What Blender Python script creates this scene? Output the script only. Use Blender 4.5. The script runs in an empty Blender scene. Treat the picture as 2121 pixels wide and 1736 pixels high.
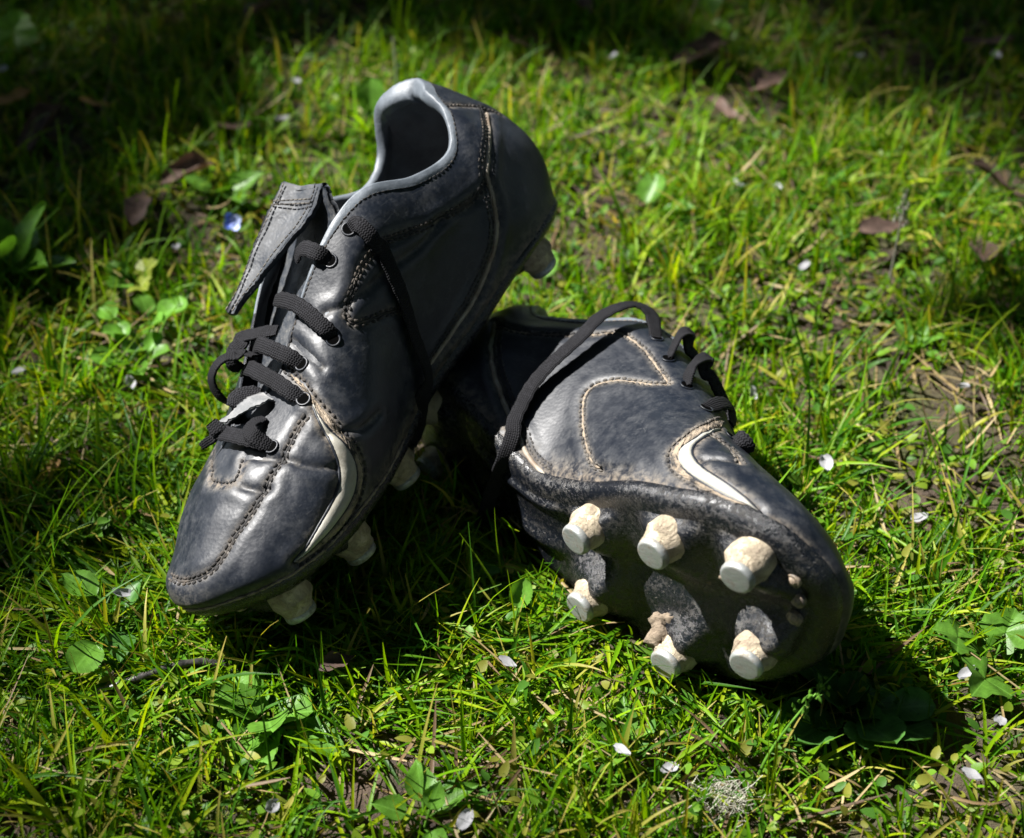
import bpy, bmesh, math, random
import numpy as np
from mathutils import Vector, Matrix
from mathutils.bvhtree import BVHTree

# ------------------------------------------------------------------ camera, sky, sun, exposure
SC = bpy.context.scene
COL = SC.collection
CAM_PITCH = 0.70651
CAM_D = 0.85527
cam_data = bpy.data.cameras.new('camera')
cam = bpy.data.objects.new('camera', cam_data)
COL.objects.link(cam)
cam.location = (0, -CAM_D * math.cos(CAM_PITCH), CAM_D * math.sin(CAM_PITCH))
cam.rotation_euler = (math.pi / 2 - CAM_PITCH, 0, 0)
cam_data.sensor_width = 36
cam_data.lens = 36 * 3539.9 / 2121
cam_data.clip_start = 0.02
cam_data.clip_end = 400
cam_data.dof.use_dof = True
cam_data.dof.focus_distance = 0.715
cam_data.dof.aperture_fstop = 8.0
SC.camera = cam

SUN_AZ = math.radians(-72)       # direction the light comes from, from +y towards +x
SUN_EL = math.radians(52)
world = bpy.data.worlds.new('World')
SC.world = world
world.use_nodes = True
wn = world.node_tree
wn.nodes.clear()
w_out = wn.nodes.new('ShaderNodeOutputWorld')
w_bg = wn.nodes.new('ShaderNodeBackground')
w_sky = wn.nodes.new('ShaderNodeTexSky')
w_sky.sky_type = 'NISHITA'
w_sky.sun_disc = False
w_sky.sun_elevation = SUN_EL
w_sky.sun_rotation = SUN_AZ
w_bg.inputs['Strength'].default_value = 0.05
wn.links.new(w_sky.outputs[0], w_bg.inputs[0])
wn.links.new(w_bg.outputs[0], w_out.inputs[0])
sun_data = bpy.data.lights.new('sun', 'SUN')
sun_data.energy = 5.0
sun_data.angle = math.radians(0.53)
sun_data.color = (1.0, 0.97, 0.93)
sun = bpy.data.objects.new('sun', sun_data)
COL.objects.link(sun)
SUN_DIR = Vector((math.sin(SUN_AZ) * math.cos(SUN_EL), math.cos(SUN_AZ) * math.cos(SUN_EL), math.sin(SUN_EL)))
sun.rotation_euler = SUN_DIR.to_track_quat('Z', 'Y').to_euler()
sun.location = SUN_DIR * 20
SC.view_settings.view_transform = 'Standard'
SC.view_settings.look = 'None'
SC.view_settings.exposure = 1.68
SC.view_settings.gamma = 1.0
SC.view_settings.use_curve_mapping = False
SC.cycles.use_denoising = True
from mathutils import noise
# ------------------------------------------------------------------ helpers
rng = random.Random(7)

def link(o, parent=None):
    COL.objects.link(o)
    if parent is not None:
        o.parent = parent
    return o

def mesh_obj(name, verts, faces, mat, parent=None, smooth=True, uvs=None):
    me = bpy.data.meshes.new(name)
    me.from_pydata([tuple(map(float, v)) for v in verts], [], faces)
    if smooth:
        me.polygons.foreach_set('use_smooth', [True] * len(me.polygons))
    if mat is not None:
        me.materials.append(mat)
    me.update()
    return link(bpy.data.objects.new(name, me), parent)

def tag(o, label, cat=None, group=None, kind=None):
    if label: o['label'] = label
    if cat: o['category'] = cat
    if group: o['group'] = group
    if kind: o['kind'] = kind
    return o

def crom(P, t, closed=False):
    """Catmull-Rom through the rows of P at the parameters t (in row units)."""
    P = np.asarray(P, float); n = len(P); t = np.asarray(t, float)
    if closed:
        i = np.floor(t).astype(int); f = t - i
        g = lambda k: P[(i + k) % n]
    else:
        i = np.clip(np.floor(t).astype(int), 0, n - 2); f = t - i
        Q = np.concatenate([[2 * P[0] - P[1]], P, [2 * P[-1] - P[-2]]])
        g = lambda k: Q[i + k + 1]
    f = f.reshape(f.shape + (1,) * (P.ndim - 1))
    a, b, c, d = g(-1), g(0), g(1), g(2)
    return 0.5 * (2 * b + (c - a) * f + (2 * a - 5 * b + 4 * c - d) * f ** 2 + (3 * b - 3 * c + d - a) * f ** 3)

def grid_faces(nu, nv, closed_u=False, closed_v=False, flip=False):
    F = []
    for i in range(nu if closed_u else nu - 1):
        for j in range(nv if closed_v else nv - 1):
            a, b = i * nv + j, ((i + 1) % nu) * nv + j
            c, d = ((i + 1) % nu) * nv + (j + 1) % nv, i * nv + (j + 1) % nv
            F.append((a, d, c, b) if flip else (a, b, c, d))
    return F

def resample(P, step):
    P = np.asarray(P, float)
    if len(P) > 2:
        P = crom(P, np.linspace(0, len(P) - 1, 24 * (len(P) - 1) + 1))
    s = np.concatenate([[0], np.cumsum(np.linalg.norm(np.diff(P, axis=0), axis=1))])
    n = max(2, int(round(s[-1] / step)) + 1)
    q = np.linspace(0, s[-1], n)
    return np.stack([np.interp(q, s, P[:, k]) for k in range(P.shape[1])], 1)

# ------------------------------------------------------------------ the boot's last (mm; x heel to toe, +y inner side, z up)
HEEL = [(0,-6,29),(-8,-5,46),(-8,-4,62),(-1,-4,82),(10,-5,100),(19,-6,112)]
TOE = [(271,8,15),(273,8,19),(272,8,23),(270,8,26),(268,8,28),(265,8,29)]
MED = [
 [(8,13,29),(3,14,45),(4,15,62),(12,14,80),(20,12,96),(27,8,107)],
 [(30,24,28),(30,27,42),(30,28,57),(30,28,72),(31,26,86),(33,19,97)],
 [(55,21,23),(54,26,38),(53,29,50),(52,30,62),(50,30,74),(47,26,85)],
 [(82,16,16),(82,21,32),(80,26,49),(78,30,64),(74,31,77),(70,28,88)],
 [(110,11,10),(108,20,28),(105,28,50),(102,32,68),(98,33,86),(93,28,99)],
 [(130,16,7),(129,26,25),(127,32,47),(124,34,66),(120,33,83),(114,25,97)],
 [(150,25,4),(149,34,21),(147,38,40),(144,37,56),(140,32,72),(135,20,87)],
 [(172,36,3),(172,42,17),(171,44,32),(168,40,47),(163,32,60),(157,16,73)],
 [(192,42,3),(192,46,15),(191,47,27),(188,42,39),(183,32,51),(175,14,62)],
 [(212,47,4),(212,50,13),(211,48,25),(208,41,36),(204,26,48),(198,2,57)],
 [(230,46,6),(231,47,14),(231,44,24),(228,36,34),(224,23,44),(218,3,50)],
 [(245,41,9),(247,42,16),(246,38,24),(243,31,31),(239,20,39),(235,5,43)],
 [(258,31,12),(260,31,18),(259,28,24),(256,23,30),(252,15,34),(249,6,36)],
 [(267,21,14),(269,21,19),(267,18,24),(264,15,28),(261,11,30),(259,7,31)]]
LAT = [
 [(8,-25,29),(3,-26,45),(5,-26,62),(12,-25,83),(20,-23,102),(26,-20,114)],
 [(30,-37,28),(29,-40,44),(30,-40,60),(31,-39,79),(32,-37,96),(34,-31,109)],
 [(55,-41,23),(54,-44,40),(53,-44,55),(50,-43,68),(48,-41,81),(45,-36,91)],
 [(82,-42,17),(82,-46,36),(80,-46,52),(76,-43,65),(70,-40,76),(64,-33,86)],
 [(110,-45,11),(108,-49,32),(105,-48,50),(101,-44,67),(96,-40,84),(90,-32,97)],
 [(130,-47,7),(129,-51,28),(127,-50,46),(124,-46,64),(120,-40,82),(114,-30,97)],
 [(150,-49,4),(149,-53,22),(147,-52,40),(144,-47,56),(140,-39,73),(135,-26,88)],
 [(172,-52,3),(172,-55,17),(171,-53,32),(168,-48,47),(163,-39,61),(157,-23,74)],
 [(192,-53,3),(192,-55,15),(191,-52,28),(188,-46,40),(183,-35,53),(175,-18,64)],
 [(212,-50,4),(212,-52,13),(211,-48,25),(208,-40,36),(204,-24,48),(198,2,57)],
 [(230,-45,6),(231,-46,14),(231,-42,24),(228,-33,34),(224,-18,44),(218,3,50)],
 [(245,-36,9),(247,-36,16),(246,-31,24),(243,-23,32),(239,-11,40),(235,5,43)],
 [(261,-23,12),(263,-23,18),(262,-19,24),(256,-11,30),(252,-3,34),(249,6,36)],
 [(268,-8,14),(270,-8,19),(269,-5,24),(266,-1,28),(262,4,30),(259,7,31)]]
# loop: 0 toe, 1..14 outer side front to back, 15 heel, 16..29 inner side back to front
LOOP = np.array([TOE] + LAT[::-1] + [HEEL] + MED, float)
NL = len(LOOP)                       # 30
FOOT_AX = np.array([(0,-6,24),(35,-7,22),(60,-8,16),(82,-9,9),(110,-10,3),(150,-8,-2),(197,-4,-4),(238,3,-1),(256,6,3),(271,8,9)], float)
STUDS = [('in', 153.5, 9), ('in', 197.5, 26), ('in', 237, 31), ('out', 150, -32), ('out', 197, -37), ('out', 239, -17), ('heel', 33, 9), ('heel', 33, -24)]

class Last:
    """Deformed boot surface in its own coordinates (mm)."""
    def __init__(self, anchors, sigma=38.0):
        self.W = None
        if anchors:
            C = np.array([a[:3] for a in anchors], float); D = np.array([a[3:6] for a in anchors], float)
            self.C, self.sig = C, sigma
            K = self.kern(C)
            self.W = np.linalg.solve(K + 0.03 * np.eye(len(C)), D)
    def kern(self, P):
        d2 = ((P[:, None, :] - self.C[None]) ** 2).sum(-1)
        return np.exp(-d2 / (2 * self.sig ** 2))
    def warp(self, P):
        P = np.asarray(P, float)
        if self.W is None: return P.copy()
        s = P.shape; Q = P.reshape(-1, 3)
        return (Q + self.kern(Q) @ self.W).reshape(s)
    def loft(self, u, v):
        """u: loop parameters, v in 0..1 -> grid (nu,nv,3)"""
        rows = crom(LOOP, u, closed=True)                      # nu,6,3
        G = crom(np.swapaxes(rows, 0, 1), np.asarray(v) * 5.0)  # nv,nu,3
        return self.warp(np.swapaxes(G, 0, 1))

def normals_grid(G, closed=True):
    du = (np.roll(G, -1, 0) - np.roll(G, 1, 0)) if closed else np.gradient(G, axis=0)
    dv = np.gradient(G, axis=1)
    n = np.cross(dv, du)
    n /= np.linalg.norm(n, axis=-1, keepdims=True) + 1e-9
    return n, dv / (np.linalg.norm(dv, axis=-1, keepdims=True) + 1e-9)

def smoothstep(a, b, x):
    t = np.clip((x - a) / (b - a), 0, 1)
    return t * t * (3 - 2 * t)

def sole_height(x, y, rough=None):
    """under-surface of the sole plate"""
    z = np.interp(x, FOOT_AX[:, 0], FOOT_AX[:, 2])
    yc = np.interp(x, FOOT_AX[:, 0], FOOT_AX[:, 1])
    for kind, sx, sy in STUDS:
        r = np.sqrt(((x - sx) / 1.0) ** 2 + ((y - sy) / 1.0) ** 2)
        z = z - 5.4 * (1 - smoothstep(8.0, 21.0, r))
        # rib running from the stud's mound diagonally towards the middle and the toe
        if kind != 'heel':
            sg = 1 if sy > yc.mean() else -1
            d = np.array([0.55, -0.83 * sg])
            a = (x - sx) * d[0] + (y - sy) * d[1]
            b = -(x - sx) * d[1] + (y - sy) * d[0]
            z = z - 4.6 * smoothstep(0, 8, a) * (1 - smoothstep(16, 30, a)) * np.exp(-(b / 6.0) ** 2)
    groove = np.exp(-((y - yc) / 8.5) ** 2) * smoothstep(120, 150, x) * (1 - smoothstep(240, 258, x))
    z = z + 4.2 * groove
    for s in (-1, 1):                                          # two stiffening ribs under the waist
        z = z - 3.0 * np.exp(-((y - yc - s * 12) / 5.0) ** 2) * smoothstep(55, 75, x) * (1 - smoothstep(115, 140, x))
    return z

class Boot:
    def __init__(self, name, pose_w, pose_t, mirror, anchors, label, lines=None, laces=None):
        self.lines = lines or {}; self.laces = laces or {}
        self.root = bpy.data.objects.new(name, None)
        COL.objects.link(self.root)
        self.root.empty_display_size = 0.05
        tag(self.root, label, 'boot', 'pair of muddy boots')
        R = Matrix.Rotation(np.linalg.norm(pose_w), 3, Vector(pose_w))
        self.mir = mirror
        M = R.to_4x4(); M.translation = Vector(pose_t) * 0.001
        self.root.matrix_world = M
        self.M = M
        self.last = Last(anchors)
    def loc(self, P):
        """last coordinates (mm) -> object local (m), mirrored for the other foot"""
        P = np.asarray(P, float) * 0.001
        if self.mir: P = P * np.array([1, -1, 1])
        return P
    def world(self, P):
        R = np.array(self.M.to_3x3()); t = np.array(self.M.translation)
        return self.loc(P) @ R.T + t
    def add(self, name, V, F, mat, parent=None, smooth=True):
        if self.mir: F = [tuple(reversed(f)) for f in F]
        o = mesh_obj(name, self.loc(V), F, mat, parent or self.root, smooth)
        return o

    def wear(self, G, N):
        """creases, sunken seams and the lumps of worn leather"""
        P = G.reshape(-1, 3); n = N.reshape(-1, 3)
        d = np.zeros(len(P))
        k = 1.0
        for i in range(len(P)):
            p = P[i]
            a = noise.noise((p[0] / 23.0, p[1] / 17.0, p[2] / 17.0 + (9 if self.mir else 0)))
            b = noise.noise((p[0] / 8.0 + 3, p[1] / 8.0, p[2] / 8.0))
            d[i] = 0.5 * a + 0.12 * b
        for name, pts in self.lines.items():
            if name in ('strip_front', 'strip_rear', 'patch'): depth, w, bulge = 0.5, 1.2, 0.3
            elif name.startswith('crease'): depth, w, bulge = 1.3, 1.3, 0.45
            elif name == 'piping': depth, w, bulge = 1.0, 2.0, 0.6
            else: depth, w, bulge = 0.8, 1.5, 0.35
            L = resample(pts, 1.6)
            near = np.where(((P > L.min(0) - 14) & (P < L.max(0) + 14)).all(1))[0]
            if not len(near): continue
            dd = np.sqrt(((P[near][:, None] - L[None]) ** 2).sum(-1).min(1))
            d[near] += -depth * np.exp(-(dd / w) ** 2) + bulge * np.exp(-((dd - 5.0) / 2.8) ** 2)
        dirt = np.zeros(len(P))
        for name, pts in self.lines.items():
            if name.startswith('crease'): k_, w_ = 0.5, 1.6
            elif name in ('strip_front', 'strip_rear', 'strip_seam', 'patch'): k_, w_ = 0.9, 3.2
            else: k_, w_ = 0.8, 2.6
            L = resample(pts, 1.6)
            near = np.where(((P > L.min(0) - 12) & (P < L.max(0) + 12)).all(1))[0]
            if not len(near): continue
            dd = np.sqrt(((P[near][:, None] - L[None]) ** 2).sum(-1).min(1))
            dirt[near] = np.maximum(dirt[near], k_ * np.exp(-(dd / w_) ** 2))
        vv = np.tile(self.v, len(self.u))
        dirt = np.maximum(dirt, 0.9 * (1 - smoothstep(0.0, 0.16, vv)))
        dirt = np.maximum(dirt, 0.55 * smoothstep(252, 272, P[:, 0]))
        self.dirt = dirt
        fade = smoothstep(0.0, 0.04, np.tile(self.v, len(self.u)))
        return (P + n * (d * fade)[:, None]).reshape(G.shape)

    def build_shell(self, M):
        L = self.last
        # ---- upper leather
        nu, nv = 600, 84
        self.u = np.arange(nu) * NL / nu
        self.v = np.linspace(0, 1, nv)
        G = L.loft(self.u, self.v)
        self.N, self.T = normals_grid(G)
        # make the normals point outwards
        c = np.array([140, -4, 40.0])
        if (self.N * (G - c)).sum() < 0: self.N = -self.N
        self.N0 = self.N
        G = self.wear(G, self.N)
        self.G = G
        V = G.reshape(-1, 3); F = grid_faces(nu, nv, closed_u=True)
        self.upper = self.add('upper', V, F, M['leather'])
        at_ = self.upper.data.attributes.new('dirt', 'FLOAT', 'POINT')
        at_.data.foreach_set('value', self.dirt.astype(np.float32))
        self.bvh = BVHTree.FromPolygons([tuple(p) for p in V], F)
        # ---- sole: rim ring, side, rolled edge and profiled plate
        f = G[:, 0]; out = self.N[:, 0] * np.array([1, 1, 0.15]); out /= np.linalg.norm(out, axis=1, keepdims=True)
        zb = np.interp(f[:, 0], FOOT_AX[:, 0], FOOT_AX[:, 2])
        dz = (zb - f[:, 2])[:, None] * np.array([[0, 0, 1.0]])
        prof = [(-1.2, -0.40), (0.1, -0.34), (0.4, -0.18), (0.6, 0.02), (0.35, 0.26), (-0.5, 0.48), (-1.8, 0.68), (-3.8, 0.84), (-6.2, 0.95), (-9.0, 1.0)]
        S = np.stack([f + out * o + dz * k for o, k in prof], 1)
        # plate, from lateral bottom edge to medial bottom edge at matching stations
        half = nu // 2
        nt = 44
        a = S[:half + 1, -1]                                     # toe -> outer -> heel
        b = S[[(-i) % nu for i in range(half + 1)], -1]          # toe -> inner -> heel
        t = np.linspace(0, 1, nt)[None, :, None]
        P = a[:, None] * (1 - t) + b[:, None] * t
        h = sole_height(P[..., 0], P[..., 1])
        base = np.interp(P[..., 0], FOOT_AX[:, 0], FOOT_AX[:, 2])
        edge = np.minimum(np.linalg.norm(P - a[:, None], axis=-1), np.linalg.norm(P - b[:, None], axis=-1))
        P[..., 2] += (h - base) * smoothstep(0, 4.5, edge)
        self.plate = P
        V = np.concatenate([S.reshape(-1, 3), P.reshape(-1, 3)])
        F = grid_faces(nu, len(prof), closed_u=True, flip=True)
        o = nu * len(prof)
        F += [tuple(o + k for k in q) for q in grid_faces(half + 1, nt, flip=True)]
        self.sole = self.add('sole', V, F, M['rubber'])
        # ---- footbed inside
        a = L.loft(self.u[:half + 1], [0.06])[:, 0]; b = L.loft(self.u[[(-i) % nu for i in range(half + 1)]], [0.06])[:, 0]
        t = np.linspace(0.02, 0.98, 9)[None, :, None]
        P = a[:, None] * (1 - t) + b[:, None] * t
        self.add('footbed', P.reshape(-1, 3), grid_faces(half + 1, 9), M['lining_dark'])

    def plate_point(self, x, y):
        P = self.plate.reshape(-1, 3)
        i = np.argmin((P[:, 0] - x) ** 2 + (P[:, 1] - y) ** 2)
        return P[i]

    def build_studs(self, M):
        for kind, sx, sy in STUDS:
            p0 = np.array([sx, sy, 0.0]); q = self.last.warp(p0 + [0, 0, np.interp(sx, FOOT_AX[:, 0], FOOT_AX[:, 2])])
            p = self.plate_point(q[0], q[1])
            slope = np.interp(sx + 6, FOOT_AX[:, 0], FOOT_AX[:, 2]) - np.interp(sx - 6, FOOT_AX[:, 0], FOOT_AX[:, 2])
            ax = np.array([slope / 12.0, 0.0, -1.0]); ax /= np.linalg.norm(ax)
            e1 = np.cross(ax, [0, 1, 0]); e1 /= np.linalg.norm(e1); e2 = np.cross(ax, e1)
            def lathe(prof, n=28, jit=0.0):
                V = []
                for r, h in prof:
                    for k in range(n):
                        a = 2 * math.pi * k / n
                        V.append(p + ax * h + (e1 * math.cos(a) + e2 * math.sin(a)) * (r + jit * rng.uniform(-1, 1)))
                F = grid_faces(len(prof), n, closed_v=True, flip=True)
                F.append(tuple(range((len(prof) - 1) * n, len(prof) * n)))
                return V, F
            body = [(9.2, -9), (9.2, 0.1), (9.1, 0.7), (8.9, 1.3), (8.3, 2.2), (7.9, 3.0), (7.5, 3.9), (7.2, 4.7), (7.0, 5.5), (6.9, 6.2), (6.85, 6.6)]
            V, F = lathe(body, n=36, jit=0.05)
            for vi in range(36, len(V) - 36):
                d_ = V[vi] - p; ra = d_ - ax * (d_ @ ax)
                e_ = ra / (np.linalg.norm(ra) + 1e-9)
                side = 0.55 + 0.45 * (e_ @ np.array([-0.75, 0.62, 0]))
                V[vi] = V[vi] + e_ * (1.5 * side * max(0, noise.noise(V[vi] / 5.0 + sx) + 0.15) + 0.35 * noise.noise(V[vi] / 1.6))
            s = self.add('stud', V, F, M['stud'], self.sole)
            tip = [(6.8, 6.2), (7.15, 6.6), (7.15, 7.7), (7.0, 8.6), (6.7, 9.2), (6.2, 9.6), (5.8, 9.65), (0.4, 9.5)]
            V, F = lathe(tip)
            self.add('stud_tip', V, F, M['metal'], s)

    # ---------------- things laid on the surface
    def snap(self, p, lift=0.0):
        q, n, i, d = self.bvh.find_nearest(Vector(p))
        n = np.array(n)
        q = np.array(q)
        g = self.G.shape[1]
        # outward direction from the smooth normals
        if n @ (q - np.interp(q[0], [0, 270], [-6, 8]) * np.array([0, 1, 0]) - np.array([q[0], 0, 25.0])) < 0: n = -n
        return q + n * lift, n
    def course(self, pts, step, lift=0.0, off=0.0):
        L = resample(pts, step)
        q = [self.snap(p) for p in L]
        Q = np.array([a for a, _ in q]); N = np.array([b for _, b in q])
        for _ in range(2):
            N = np.concatenate([N[:1], (N[:-2] + 2 * N[1:-1] + N[2:]) / 4, N[-1:]]) if len(N) > 2 else N
        N /= np.linalg.norm(N, axis=1, keepdims=True)
        T = np.gradient(Q, axis=0); T /= np.linalg.norm(T, axis=1, keepdims=True) + 1e-9
        S = np.cross(N, T); S /= np.linalg.norm(S, axis=1, keepdims=True) + 1e-9
        if off:
            Q = np.array([self.snap(p)[0] for p in Q + S * off])
        return Q + N * lift, N, T, S
    def stitches(self, name, rows, mat, parent=None):
        V, F = [], []
        for pts, off, step, size in rows:
            Q, N, T, S = self.course(pts, step, 0.25, off)
            for q, n, t, s_ in zip(Q, N, T, S):
                l = step * 0.40 * rng.uniform(0.8, 1.15); w = size * rng.uniform(0.8, 1.2); h = size * 0.9
                t = t + s_ * rng.uniform(-0.22, 0.22)
                o = len(V)
                for a, k, m in ((-1, .45, 0), (-.5, 1, 1), (.5, 1, 1), (1, .45, 0)):
                    c = q + t * l * a + n * (h * 0.4 * m - 0.15)
                    V += [c + s_ * w * k, c + n * h * (0.5 + 0.5 * m), c - s_ * w * k]
                for a in range(3):
                    F += [(o + a*3, o + a*3+3, o + a*3+4, o + a*3+1), (o + a*3+1, o + a*3+4, o + a*3+5, o + a*3+2)]
                F += [(o, o+1, o+2), (o+11, o+10, o+9)]
        ob = self.add(name, V, F, mat, parent)
        ob['kind'] = 'stuff'
        return ob
    def cord(self, name, pts, r, mat, parent=None, flat=0.75, lift=0.0, step=1.5, off=0.0, jit=0.06):
        Q, N, T, S = self.course(pts, step, lift, off)
        n = 8; V = []
        for i in range(len(Q)):
            e = min(i, len(Q) - 1 - i); k = min(1.0, 0.35 + e * 0.3) * (1 + jit * rng.uniform(-1, 1))
            for a in range(n):
                c = 2 * math.pi * a / n
                V.append(Q[i] + S[i] * math.cos(c) * r * k + N[i] * math.sin(c) * r * k * flat)
        return self.add(name, V, grid_faces(len(Q), n, closed_v=True), mat, parent)
    def band(self, name, a, b, mat, lift=0.4, parent=None, nu=70, nv=7, dome=0.0, jit=0.0):
        """panel between two courses on the surface"""
        def eq(p):
            L = resample(p, 1.0); t = np.linspace(0, len(L) - 1, nu)
            return np.stack([np.interp(t, range(len(L)), L[:, k]) for k in range(3)], 1)
        A, B = eq(a), eq(b)
        V = []
        for i in range(nu):
            for j in range(nv):
                t = j / (nv - 1)
                e = 4 * t * (1 - t)
                q, n = self.snap(A[i] * (1 - t) + B[i] * t)
                V.append(q + n * (lift * (0.15 + 0.85 * min(1, e * 2.2)) + dome * e + jit * rng.uniform(-1, 1) * min(1, e * 3)))
        return self.add(name, V, grid_faces(nu, nv), mat, parent)
    def ribbon(self, name, rows, width, thick, mat, parent=None, taper=True):
        R = np.array(rows, float)
        n = max(10, 8 * len(R))
        P = crom(R, np.linspace(0, len(R) - 1, n))
        Q, N = P[:, :3], P[:, 3:]
        T = np.gradient(Q, axis=0); T /= np.linalg.norm(T, axis=1, keepdims=True) + 1e-9
        N = N - T * (N * T).sum(1)[:, None]; N /= np.linalg.norm(N, axis=1, keepdims=True) + 1e-9
        S = np.cross(N, T)
        prof = [(-.5, 0), (-.485, .4), (-.36, .55), (-.18, .5), (0, .44), (.18, .5), (.36, .55), (.485, .4), (.5, 0), (.485, -.45), (.3, -.5), (-.3, -.5), (-.485, -.45)]
        V = []
        for i in range(n):
            w = width * (1 + 0.05 * math.sin(i * 1.3) + 0.03 * rng.uniform(-1, 1))
            e = min(i, n - 1 - i)
            if taper: w *= min(1.0, 0.72 + 0.05 * e)
            cup = 0.045 * w
            for a, b in prof:
                V.append(Q[i] + S[i] * a * w + N[i] * (b * thick - cup * (2 * a) ** 2))
        F = grid_faces(n, len(prof), closed_v=True)
        F += [tuple(range(len(prof)))[::-1], tuple(range((n - 1) * len(prof), n * len(prof)))]
        ob = self.add(name, V, F, mat, parent)
        at_ = ob.data.attributes.new('st', 'FLOAT_VECTOR', 'POINT')
        sl = np.concatenate([[0], np.cumsum(np.linalg.norm(np.diff(Q, axis=0), axis=1))])
        st = np.zeros((n, len(prof), 3)); st[..., 0] = sl[:, None]; st[..., 1] = np.array([a * width for a, _ in prof])[None]
        at_.data.foreach_set('vector', st.astype(np.float32).ravel())
        return ob
    def sheet(self, name, rows, thick, mat, nv=14, nu=60, bulge=0.0, parent=None, jit=0.25):
        """a thick leather sheet through rows of (left, right[, bulge]) points"""
        Lf = crom(np.array([r[0] for r in rows], float), np.linspace(0, len(rows) - 1, nu))
        Rt = crom(np.array([r[1] for r in rows], float), np.linspace(0, len(rows) - 1, nu))
        t = np.linspace(0, 1, nv)[None, :, None]
        P = Lf[:, None] * (1 - t) + Rt[:, None] * t
        N, _ = normals_grid(P, closed=False)
        P = P + N * bulge * 4 * t * (1 - t)
        for i in range(nu):
            for j in range(nv):
                P[i, j] += N[i, j] * jit * noise.noise(P[i, j] / 7.0)
                if j in (0, nv - 1) : P[i, j] += np.array([rng.uniform(-1, 1) for _ in range(3)]) * 0.35
        a = P + N * thick / 2; b = P - N * thick / 2
        ring = [(0, j) for j in range(nv)] + [(i, nv - 1) for i in range(1, nu)] + [(nu - 1, j) for j in range(nv - 2, -1, -1)] + [(i, 0) for i in range(nu - 2, 0, -1)]
        V = np.concatenate([a.reshape(-1, 3), b.reshape(-1, 3)]); o = nu * nv
        F = grid_faces(nu, nv, flip=True) + [tuple(o + k for k in q) for q in grid_faces(nu, nv)]
        for k in range(len(ring)):
            p, q = ring[k], ring[(k + 1) % len(ring)]
            p, q = p[0] * nv + p[1], q[0] * nv + q[1]
            F.append((p, q, q + o, p + o))
        return self.add(name, V, F, mat, parent)

    def build_lining(self, M):
        """grey padded collar that rolls over the top edge and runs down inside"""
        us = np.linspace(4.7, 25.3, 260)
        vs = [1.0, 0.965, 0.90, 0.78, 0.55, 0.25, 0.07]
        G = self.last.loft(us, vs)
        G2 = self.last.loft(us, [0.94, 1.0])
        t = G2[:, 1] - G2[:, 0]; t /= np.linalg.norm(t, axis=1, keepdims=True)
        du = np.gradient(G[:, 0], axis=0); n = np.cross(t, du); n /= np.linalg.norm(n, axis=1, keepdims=True)
        c = np.array([60, -4, 60.0])
        if (n * (G[:, 0] - c)).sum() < 0: n = -n
        nl, _ = normals_grid(G, closed=False)
        sg = np.sign((nl * n[:, None]).sum())
        nl = nl * (sg if sg else 1)
        pad = (smoothstep(7.5, 9.5, us) * (1 - smoothstep(20.5, 22.5, us)))[:, None]
        lo, hi = 0.13, 0.80
        back = np.exp(-((us - 14.6) / 1.5) ** 2)[:, None]
        k = (lo + (hi - lo) * pad) * (1 + 0.55 * back)
        back = back            # thick heel pad
        top = G[:, 0]
        rows = [top + n * 0.2 - t * (1.2 + 2.6 * k), top + n * 0.55 - t * (0.6 + 1.3 * k), top + n * 0.6 * k, top + t * 1.3 * k + n * 0.2 * k, top + t * 1.9 * k - n * 1.4 * k,
                top + t * 1.5 * k - n * (3.2 + 2.5 * back) * k, top - t * 0.4 * k - n * (4.6 + 3.5 * back) * k, G[:, 1] - n * (5.2 + 3.0 * back) * k - t * 1.5 * k, G[:, 2] - n * (5.4 + 1.5 * back) * k, G[:, 3] - n * 4.0 * k,
                G[:, 4] - nl[:, 4] * 3.4, G[:, 5] - nl[:, 5] * 3.4, G[:, 6] - nl[:, 6] * 3.0]
        P = np.stack(rows, 1)
        nu, nv = P.shape[:2]
        # wrinkles of the padding
        for i in range(nu):
            for j in range(nv):
                w = noise.noise((us[i] * 2.4, j * 0.35, 4.0)) + 0.9 * noise.noise((us[i] * 8.0, j * 0.18, 8.0))
                P[i, j] += n[i] * 0.45 * w * k[i]
        P = crom(np.swapaxes(P, 0, 1), np.linspace(0, nv - 1, 3 * (nv - 1) + 1)); P = np.swapaxes(P, 0, 1)
        nv = P.shape[1]
        i0, i1 = int(np.searchsorted(us, 7.4)), int(np.searchsorted(us, 22.6))
        self.lining = self.add('lining', P[i0:i1 + 1].reshape(-1, 3), grid_faces(i1 - i0 + 1, nv), M['lining'])
        for a, c_ in ((0, i0), (i1, nu - 1)):
            self.add('lace_stay_edge', P[a:c_ + 1].reshape(-1, 3), grid_faces(c_ - a + 1, nv), M['leather'])
        self.rim = P[:, 0]
POSE_A = ((0.58042369, -0.56870699, -2.23620774), (34.855, 38.848, 79.545))
POSE_B = ((-1.49165528, 0.45502718, -0.70096649), (-73.940, -30.575, 26.573))
ANCH_A = [(268,8,20,-4.5,0,0),(261,-23,18,-5,3,0),(245,-36,20,-1,5,0),(230,-45,20,0,4,0),(212,-50,20,0,3,0),(192,-55,15,0,1,0),(192,46,15,0,0,0),(230,46,12,0,0,0),(235,5,43,0,0,0),(198,2,57,0,0,0),(150,-8,0,0,0,0)]
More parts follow.
